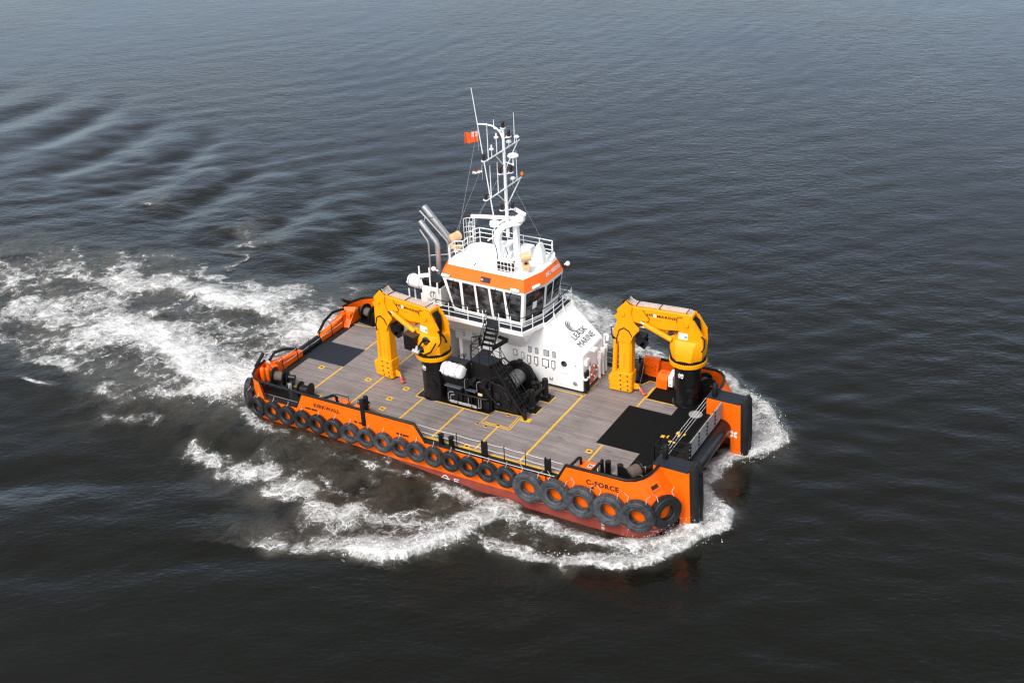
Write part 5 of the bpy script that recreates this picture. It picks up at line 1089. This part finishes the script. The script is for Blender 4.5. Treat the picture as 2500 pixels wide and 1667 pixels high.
# ------------------------------------------------------------------ tyres
def make_tyre(R, r, wd, nm='tyre_fender'):
    t = thing(nm, 'x', 'tyre fender', (0,0,0), 'tyre fenders hung along the orange hull', local=True)
    b = MB(); h = wd/2
    pr = [(r,-h*.62),(r+.04,-h*.86),(r+(R-r)*.26,-h*.98),(r+(R-r)*.30,-h*.90),(r+(R-r)*.40,-h*.92),(r+(R-r)*.44,-h*1.02),(r+(R-r)*.66,-h*1.03),(r+(R-r)*.69,-h*.95),(r+(R-r)*.76,-h*.97),(R*.955,-h*.90),(R*.985,-h*.78),(R*.99,-h*.52),(R*.965,-h*.48),(R*.965,-h*.40),(R,-h*.36),(R,-h*.06),(R*.968,-h*.03),(R*.968,h*.03),(R,h*.06),(R,h*.36),(R*.965,h*.40),(R*.965,h*.48),(R*.99,h*.52),(R*.985,h*.78),(R*.955,h*.90),(r+(R-r)*.62,h*1.02),(r+(R-r)*.30,h*1.0),(r+.04,h*.86),(r,h*.62),(r+.05,h*.3),(r+.06,0),(r+.05,-h*.3)]
    b.lathe(pr, (0,0,0), (0,1,0), 48, closed=True); b.build('tyre', TYRE, t, smooth=50)
    if R > .8: P = ([V(-R*.55,.0,R*.80), V(-R*.52,.22,R*1.04), V(-R*.78,.30,R*1.22)], [V(R*.55,.0,R*.80), V(R*.52,.22,R*1.04), V(R*.76,.30,R*1.22)], [V(R*.55,.0,-R*.80), V(R*.66,.2,-R*1.06), V(R*.95,.30,-R*1.02)])
    else: P = ([V(0,-.02,R*.98), V(.02,.15,R*1.16), V(0,.22,R*1.38)],)
    for p in P:
        b = MB(); b.tube(p, .017, 5); b.build('chain', CHAINM, t)
    return t
small = make_tyre(.655, .305, .40); big = make_tyre(.975, .45, .50)
ordn = ['first','second','third','fourth','fifth','sixth','seventh','eighth','ninth','tenth','eleventh','twelfth','thirteenth','fourteenth','fifteenth','sixteenth']
wears = [-.10,-.10,-.10,-.08,-.10,-.06,.12,.10,.16,.12,.14,.10,-.02,-.03,-.02,.02]
used = {}
def put_tyre(src, loc, rz, label, wear, tilt=0.):
    if src.name not in used: o = src; used[src.name] = 1
    else: o = copy_tree(src)
    o.location = loc; o.rotation_euler = (tilt, R_(random.uniform(-7,7)), rz); o['label'] = label; o.scale = [random.uniform(.97,1.03)]*3
    for ch in o.children: ch['wear'] = wear
    return o
tx = [-12.47,-11.3,-10.11,-8.91,-7.74,-6.49,-5.28,-4.05,-2.83,-1.60,-.47,.74,1.92,3.15,4.41,5.62]
for i, x in enumerate(tx):
    where = 'below the aft winch opening' if i < 3 else 'below the KIRKWALL bulwark' if i < 7 else 'near the bulwark slope' if i < 11 else 'below the low rail'
    look = 'black' if wears[i] < 0 else 'dusty grey'
    lab = f'{look} tyre {where}, {ordn[i]} from the stern'
    y = -6.95 if i > 1 else -6.88
    put_tyre(small, (x, y, -.60), 0 if i else R_(-14), lab, wears[i], R_(random.uniform(-4,4)))
for i, (x, y, z, rz, lab, we) in enumerate(((7.14,-7.02,-.80,0,'large grey tyre aft of the bow bulwark, rearmost of the six large ones',.20),(8.83,-7.02,-.80,0,'large grey tyre below the sloping start of the bow bulwark, second of the large ones',.20),
      (10.47,-7.02,-.80,0,'large grey tyre directly below the letter C of the boat name',.18),(12.16,-7.02,-.80,0,'large grey tyre above the white draught figures, fourth of the large ones',.20),
      (13.86,-6.98,-.72,R_(5),'large tyre with wet black lower half where the hull curves at the bow',.10),(14.98,-5.85,-.80,R_(60),'large black tyre tucked on the bow corner against the push knee',-.08))):
    put_tyre(big, (x, y, z), rz, lab, we)
put_tyre(small, (-13.42,-6.62,-.35), R_(-38), 'black tyre on the stern corner beside the first tyre of the near side row', -.05)
put_tyre(small, (-13.98,-5.75,-.15), R_(-72), 'grey scuffed tyre at the very stern facing the wash', .05)
# ------------------------------------------------------------------ mooring winches
def make_mooring(label):
    t = thing('mooring_winch', label, 'winch', (0,0,0), 'black mooring winches in the deck corners', local=True)
    b = MB(); b.lathe([(.30,-.34),(.30,.34)], (0,0,.72), (1,0,0), 30); b.build('rope_drum', BROWN, t, smooth=40)
    for x in (-.38, .38):
        b = MB(); b.lathe([(.2,-.04),(.56,-.04),(.58,0),(.56,.04),(.2,.04)], (x,0,.72), (1,0,0), 36); b.build('drum_flange', BLACK, t, smooth=40)
    for x in (-.52, .52):
        b = MB(); b.prism([V(x,-.45,.05), V(x,.45,.05), V(x,.22,.95), V(x,-.22,.95)], (.07,0,0)); b.build('side_frame', BLACK, t, bevel=.01)
    b = MB(); b.box(-.75,.75,-.5,.5,.0,.08); b.build('base', BLACK, t, bevel=.01)
    b = MB(); b.cyl(V(.55,0,.72), V(1.05,0,.72), .17, n=16); b.box(.66,.95,-.16,.16,.3,.6); b.build('motor', BLACKG, t, smooth=50)
    for k in range(3):
        b = MB(); b.tube([V(.7+.09*k,-.2,.45), V(.72+.09*k,-.42,.50), V(.75+.09*k,-.5,.3), V(.75+.09*k,-.5,.02)], .025, 6); b.build('hydraulic_pipe', STEEL, t, smooth=60)
    return t
mw = make_mooring('black mooring winch with brown rope in the near stern corner beside the opening'); place(mw, (-12.05,-4.95,.02), R_(14))
m2 = copy_tree(mw); m2['label'] = 'black mooring winch with brown rope behind the amidships crane at the far stern corner'; place(m2, (-12.0,4.95,.02), R_(170))
m3 = copy_tree(mw); m3['label'] = 'black mooring winch behind the hanging jib of the bow crane'; place(m3, (8.05,5.55,.02), R_(195))
m4 = copy_tree(mw); m4['label'] = 'black anchor winch in the far bow corner behind the crane pedestal'; place(m4, (12.75,5.55,.02), R_(130))
t = thing('rope_reel', 'tilted reel of brown rope inside the near bow bulwark between black bollards', 'reel', (12.62,-4.98,.03))
ax = V(.46,.86,.08).normalized(); c0 = V(12.62,-4.98,.55)
b = MB(); b.lathe([(.38,-.42),(.36,.42)], c0, ax, 32); b.build('rope', BROWN, t, smooth=40)
for k in (-.46,.46):
    b = MB(); b.lathe([(.1,-.03),(.52,-.03),(.54,0),(.52,.03),(.1,.03)], c0+ax*k, ax, 36); b.build('reel_flange', BLACK, t, smooth=40)
b = MB(); b.box(12.1,13.1,-5.2,-4.7,.02,.12); b.cyl(V(13.05,-4.4,.45), V(13.35,-4.0,.5), .14); b.build('stand', BLACK, t)
b = MB(); b.tube([V(13.0,-5.0,.5), V(13.25,-5.1,.62), V(13.4,-5.3,.4), V(13.3,-5.5,.2)], .02, 5); b.tube([V(12.95,-4.6,.75), V(13.2,-4.5,.8), V(13.3,-4.8,.6)], .02, 5); b.build('chain', STEEL, t)
t = thing('rope_reel', 'black drum reel standing on the deck inside the near aft bulwark', 'reel', (-9.6,-5.3,.02))
b = MB(); b.lathe([(.30,-.34),(.30,.34)], (-9.75,-5.35,.52), (1,.12,0), 28); b.build('drum', BLACK, t)
for x in (-.36,.36):
    b = MB(); b.lathe([(.1,-.03),(.48,-.03),(.50,0),(.48,.03),(.1,.03)], (-9.75+x,-5.35+x*.12,.52), (1,.12,0), 36); b.build('reel_flange', BLACK, t, smooth=40)
b = MB(); b.box(-10.2,-9.3,-5.65,-5.05,.02,.1); b.build('base', BLACK, t)
# ------------------------------------------------------------------ orange deck boxes
def locker(name, x0, x1, y0, y1, z1, label, cat, rope=True, gr=None):
    t = thing(name, label, cat, ((x0+x1)/2, (y0+y1)/2, .02), gr)
    b = MB(); b.box(x0,x1,y0,y1,.06,z1-.08); b.build('body', ORANGE, t, bevel=.03)
    b = MB(); b.box(x0-.03,x1+.03,y0-.03,y1+.03,z1-.08,z1); b.build('lid', ORANGE2, t, bevel=.03)
    return t
t = locker('deck_locker', 9.62, 10.62, -5.92, -5.12, .62, 'orange deck box with white mark behind the C-FORCE bulwark', 'locker')
b = MB(); b.box(10.16,10.44,-5.66,-5.36,.62,.632); b.mi = 1; b.box(10.20,10.30,-5.6,-5.42,.631,.637); b.box(10.33,10.42,-5.6,-5.42,.631,.637); b.build('label_plate', [INKW, INK], t)
for x in (10.55, 10.72):
    b = MB(); b.tube([V(x,-5.45,.02), V(x,-5.45,.7), V(x,-5.6,.75)], .035, 6); b.build('vent_pipe', GLOSSW, t)
t = locker('deck_locker', -7.45, -6.35, -5.95, -5.25, .52, 'low orange deck box with white mark beside the pipe hoop inside the KIRKWALL bulwark', 'locker')
b = MB(); b.box(-7.2,-6.85,-5.75,-5.5,.52,.532); b.mi = 1; b.box(-7.15,-7.05,-5.7,-5.55,.531,.537); b.box(-7.0,-6.9,-5.7,-5.55,.531,.537); b.build('label_plate', [INKW, INK], t)
b = MB(); b.tube([V(-7.4,-5.4,.5), V(-7.4,-5.3,.75), V(-6.4,-5.3,.75), V(-6.4,-5.4,.5)], .022, 6); b.build('grab_rail', BLACK, t)
t = locker('deck_locker', -5.75, -4.75, -5.95, -5.3, .52, 'low orange deck box beside the black bollard through the aft bulwark', 'locker')
b = MB(); b.tube([V(-5.7,-5.4,.5), V(-5.7,-5.3,.75), V(-4.8,-5.3,.75), V(-4.8,-5.4,.5)], .022, 6); b.build('grab_rail', BLACK, t)
t = thing('storage_box', 'bright orange box with sloped top and white lid leaning beside the bow crane pedestal', 'box', (10.1,5.3,.02))
b = MB(); b.prism([V(9.72,y,z) for y, z in ((4.92,.03),(4.92,.70),(5.25,.95),(5.75,.95),(5.75,.03))], (.74,0,0)); b.build('body', ORANGE, t, bevel=.03)
b = MB(); b.tube([V(9.95,5.35,.96), V(9.98,5.35,1.05), V(10.18,5.4,1.05), V(10.2,5.4,.96)], .03, 6); b.build('handle', ORANGE, t)
t2 = thing('panel_board', 'white panel board with two dark marks standing between the orange box and the pedestal', 'panel', (10.65,5.05,.02))
b = MB(); b.prism([V(10.56,4.85,.35), V(10.56,4.85,1.05), V(10.60,5.45,1.30), V(10.60,5.45,.45)], (.30,.0,0)); b.build('board', GLOSSW, t2, bevel=.02)
for z in (.48,.86):
    b = MB(); b.box(10.62,10.76,4.838,4.85,z,z+.035); b.build('mark', INK, t2)
# two orange fender cylinders standing in the stern corner
for i, (x, y) in enumerate(((-13.12,-5.35),(-12.92,-5.10))):
    t = thing('marker_buoy', ('taller' if i == 0 else 'shorter')+' of two orange cylinder buoys standing in the near stern corner', 'buoy', (x,y,.02), 'orange cylinder buoys')
    b = MB(); b.lathe([(.02,.0),(.14,.02),(.16,.2),(.16,.80-.1*i),(.13,.92-.1*i),(.05,1.0-.1*i),(0,1.0-.1*i)], (x,y,.35), n=20); b.build('float', ORANGE2, t, smooth=50)
    b = MB(); b.cyl(V(x,y,.02), V(x,y,.36), .05); b.ball(V(x,y,.3), .09, 8); b.build('stem', STEEL, t)
# ------------------------------------------------------------------ mast
MX, MY = .22, 3.78
ms = thing('mast', 'tall white signal mast with two crossarms of lamps and aerials on the wheelhouse roof', 'mast', (MX,MY,7.45))
b = MB(); b.tube([V(MX,MY,9.1), V(MX,MY,12.2), V(MX,MY,16.05)], [.12,.105,.08], 16); b.build('pole', GLOSSW, ms, smooth=50)
for z, y0, y1, zb in ((14.70,1.85,5.70,13.45),(12.27,1.92,5.85,11.1)):
    b = MB(); b.tube([V(MX,y0,z), V(MX,y1,z)], .048, 10); b.tube([V(MX,MY-1.0,z-.03), V(MX,MY-.1,zb+.3)], .034, 8); b.tube([V(MX,y1-.25,z-.03), V(MX,MY+.1,zb)], .038, 8); b.build('crossarm', GLOSSW, ms, smooth=50)
b = MB(); b.tube([V(MX-.02,MY,15.2)]+[V(MX-.9+.86*math.cos(a), MY, 15.25+.86*math.sin(a)) for a in (R_(15),R_(35),R_(55),R_(75),R_(90))]+[V(MX-1.3,MY,16.12), V(MX-1.72,MY,16.08)], .05, 8); b.tube([V(MX,MY,15.85), V(MX-.6,MY,15.95)], .035, 6); b.build('gaff', GLOSSW, ms, smooth=60)
def lamp(x, y, z, br=None, big_=1.):
    b = MB(); b.lathe([(.10,0),(.12,.02),(.12,.10),(.09,.12),(.09,.28),(.12,.30),(.10,.38),(0,.39)], (x,y,z), n=14); l_ = b.build('navigation_lamp', INK, ms, smooth=40)
    b = MB(); b.lathe([(.17,-.05),(.17,0),(0,0)], (x,y,z), n=14)
    if br: b.tube([V(x,y,z-.03), V(*br)], .035, 6)
    b.build('lamp_bracket', GLOSSW, l_)
lamp(MX,MY,16.08); lamp(MX+.30,MY+.12,15.55,(MX,MY,15.4)); lamp(MX-.18,1.72,14.70,(MX,1.9,14.68)); lamp(MX-.2,1.75,12.25,(MX,1.95,12.25))
for z in (13.25, 10.9): lamp(MX-.22,MY-.18,z,(MX,MY,z-.15)); lamp(MX+.32,MY+.16,z+.05,(MX,MY,z-.12))
b = MB(); b.lathe([(.10,0),(.12,.02),(.12,.05),(.09,.06)], (MX,5.85,12.30), n=12); b.mi = 1; b.lathe([(.09,.05),(.10,.2),(.06,.28),(0,.29)], (MX,5.85,12.30), n=12); b.build('beacon', [INK, AMBER], ms, smooth=40)
def aerial(x, y, z0, z1, r=.022, x2=None):
    b = MB(); b.tube([V(x,y,z0), V(x if x2 is None else x2, y, z1)], [r*.95,r*.5], 6); b.build('whip_aerial', GLOSSW, ms)
aerial(MX-.95,MY,10.2,18.25,.045,MX-2.05); aerial(MX,1.95,14.7,16.9,.035); aerial(MX,5.1,14.7,16.6,.03); aerial(MX,2.05,12.3,14.3,.04); aerial(MX,2.9,12.3,14.2,.04); aerial(MX,5.2,12.3,14.2,.035); aerial(MX-.62,MY,15.95,16.5,.035)
for y, z, hh in ((2.35,14.72,.42),(2.95,14.72,.95)):
    b = MB(); b.tube([V(MX,y,z), V(MX,y,z+hh)], .03, 6); b.lathe([(.03,0),(.14,.03),(.14,.10),(.06,.14),(.05,.3),(.0,.34)], (MX,y,z+hh), n=14); b.build('gps_aerial', GLOSSW, ms, smooth=40)
for y, z in ((5.35,14.74),(4.4,14.74),(4.7,12.3)):
    b = MB(); b.lathe([(.03,0),(.03,.18),(.16,.22),(.17,.28),(.10,.36),(0,.38)], (MX,y,z), n=16); b.build('gps_aerial', GLOSSW, ms, smooth=40)
b = MB(); b.lathe([(.05,-.55),(.05,-.1),(.12,-.05),(.30,.0),(.345,.06),(.30,.16),(.12,.22),(0,.23)], (MX+.55,MY+.1,14.3), n=26); b.tube([V(MX,MY,13.95), V(MX+.55,MY+.1,13.8)], .035, 6); b.build('satellite_dome', GLOSSW, ms, smooth=50)
# gantry legs
b = MB()
for x0, y0 in ((-.36,3.75),(.42,4.5)):
    pass
def boxtube(b, pts, wx_, wy_):
    for p, q in zip(pts[:-1], pts[1:]): b.bar(p, q, wx_, wy_)
P = [V(-.40,3.62,7.45), V(-.42,3.62,8.9), V(-.30,3.66,9.45), V(.05,3.74,9.85), V(.50,3.84,10.0), V(.98,4.0,10.1)]
b.loft([[p+V(sx*.17,-.20,0)+V(0,0,sz*.0) for sx, sz in ((-1,0),(1,0))]+[p+V(sx*.17,.20,0) for sx in (1,-1)] if i < 2 else [p+V(-.06*0+dx,dy,dz) for dx, dy, dz in ((-.14,-.20,.10),(.14,-.20,-.14),(.14,.20,-.14),(-.14,.20,.10))] for i, p in enumerate(P)])
b.build('gantry_leg', GLOSSW, ms, bevel=.03)
b = MB(); b.box(.34,.66,4.15,4.5,7.45,9.95); b.build('gantry_leg', GLOSSW, ms, bevel=.03)
b = MB(); b.bar(V(.3,4.0,8.7), V(-.5,4.6,7.9), .3, .25); b.build('gantry_brace', GLOSSW, ms, bevel=.03)
pipe([V(-.55,3.42,8.6), V(-.42,3.40,8.2), V(-.40,3.40,7.5)], .03, 'cable', INK, ms, 6); pipe([V(.1,3.6,8.4), V(.3,3.5,8.1), V(.15,3.5,7.7)], .022, 'cable', INK, ms, 6)
b = MB(); b.tube([V(MX-.95,MY,9.55), V(MX-.9,MY,8.9), V(MX-.4,MY,8.6)], .06, 8); b.tube([V(MX-.95,MY,9.62), V(MX,MY,10.3)], .075, 8); b.tube([V(MX-.9,MY-.1,9.0), V(MX-1.3,MY-.3,8.7)], .05, 8); b.build('radar_bracket', GLOSSW, ms)
for p, q in (((MX-1.7,MY,16.05),(-3.0,2.9,8.5)), ((MX-.2,1.75,14.6),(-3.2,2.6,8.5)), ((MX-.22,MY-.2,13.2),(-2.6,3.6,8.6)), ((MX-.2,1.8,12.2),(-2.8,3.7,8.6)), ((MX+.05,MY+.2,13.0),(1.6,5.5,8.5))):
    pipe([V(*p), V(*q)], .010, 'stay_wire', GREY, ms, 4)
def radar(loc, L, d, label, hgt_=.34):
    t = thing('radar_scanner', label, 'radar', loc, 'white open array radar scanners')
    c = Vector(loc); D = Vector(d).normalized()
    b = MB(); b.lathe([(.16,0),(.30,.05),(.33,.18),(.30,.34),(.12,.40),(.12,.52),(0,.52)], c, n=22); b.build('gearbox', GLOSSW, t, smooth=45)
    b = MB(); b.bar(c+V(0,0,.62)-D*L, c+V(0,0,.62)+D*L, .20, .22); b.build('antenna', GLOSSW, t, bevel=.05)
radar((MX-.92,MY,9.6), 1.5, (1,.30,.0), 'long white bar radar scanner low in front of the mast')
radar((.98,4.05,10.12), .62, (1,-.55,0), 'short white bar radar scanner on the bent gantry beside the mast')
# ------------------------------------------------------------------ searchlights
def searchlight(loc, rz, tilt, label):
    t = thing('searchlight', label, 'searchlight', (0,0,0), 'beige searchlights on the wheelhouse roof', local=True)
    b = MB(); b.cyl(V(0,0,0), V(0,0,.22), .16, n=16); b.build('foot', GLOSSW, t)
    b = MB(); b.box(-.33,.33,-.22,.22,.22,.52); b.build('base_box', BEIGE, t, bevel=.03)
    b = MB(); b.cyl(V(0,0,.52), V(0,0,.68), .09); b.build('swivel', INK, t)
    b = MB(); b.bar(V(-.05,0,.68), V(0,-.02,.85), .3, .06); b.build('yoke', BEIGE, t)
    c = V(0,0,1.02); ax = V(0, -math.cos(tilt), math.sin(tilt))
    b = MB(); b.lathe([(.24,-.34),(.29,-.30),(.29,.16),(.31,.18),(.31,.30),(.27,.30)], c, ax, 22); b.build('lamp_head', BEIGE, t, smooth=40)
    b = MB(); b.lathe([(.27,.0),(.2,.03),(.0,.05)], c+ax*.27, ax, 20); b.build('lens', GLASS, t)
    place(t, loc, rz); return t
searchlight((2.02,2.72,7.45), R_(125), R_(10), 'beige searchlight on the front corner of the wheelhouse roof')
searchlight((-3.55,3.62,7.45), R_(160), R_(5), 'beige searchlight behind the rail at the aft end of the wheelhouse roof')
# ------------------------------------------------------------------ flags
def flag(name, pts0, L, Hh, dirv, mats, label, canton=False):
    t = thing(name, label, 'flag', pts0, None)
    o = Vector(pts0); D = Vector(dirv).normalized(); side = D.cross(V(0,0,1)).normalized()
    nx, nz = 36, 24
    def P(u, v, off=0.):
        wv = .10*math.sin(u*9+v*2)*u+.04*math.sin(u*17)
        return o + D*(u*L*.95) + side*(wv*L*.9+off) + V(0,0,-v*Hh-.18*u*u*Hh+.05*math.sin(u*8)*u)
    b = MB(); b.add([P(i/nx, j/nz) for j in range(nz+1) for i in range(nx+1)], [])
    for j in range(nz):
        for i in range(nx):
            u, v = (i+.5)/nx, (j+.5)/nz; k = 0
            if canton and u < .5 and v < .5:
                a, c = u*2, v*2; k = 1
                if abs(a-c) < .14 or abs(a-(1-c)) < .14: k = 2
                if abs(a-c) < .05 or abs(a-(1-c)) < .05: k = 0
                if abs(a-.5) < .17 or abs(c-.5) < .2: k = 2
                if abs(a-.5) < .09 or abs(c-.5) < .11: k = 0
            elif len(mats) == 2: k = 0 if v < .4 else 1
            b.f.append((j*(nx+1)+i, j*(nx+1)+i+1, (j+1)*(nx+1)+i+1, (j+1)*(nx+1)+i)); b.m.append(k)
    f_ = b.build('cloth', mats, t, smooth=80); sm = f_.modifiers.new('solid', 'SOLIDIFY'); sm.thickness = .006
    b = MB(); b.tube([o+V(0,0,.25), o-V(0,0,Hh+.5)], .012, 5); b.build('halyard', GREY, t)
flag('ensign_flag', (-1.50,3.70,15.66), .84, .68, (-.85,-.42,0), [REDFLAG, paint('flag_blue', (.03,.05,.16), .7), INKW], 'red ensign with union canton flying aft from the mast gaff', True)
flag('pennant_flag', (-.35,2.1,14.0), .62, .24, (-.9,-.45,-.1), [paint('flag_brown', (.22,.06,.04), .7), INKW], 'small white and brown pennant on a halyard below the upper crossarm')
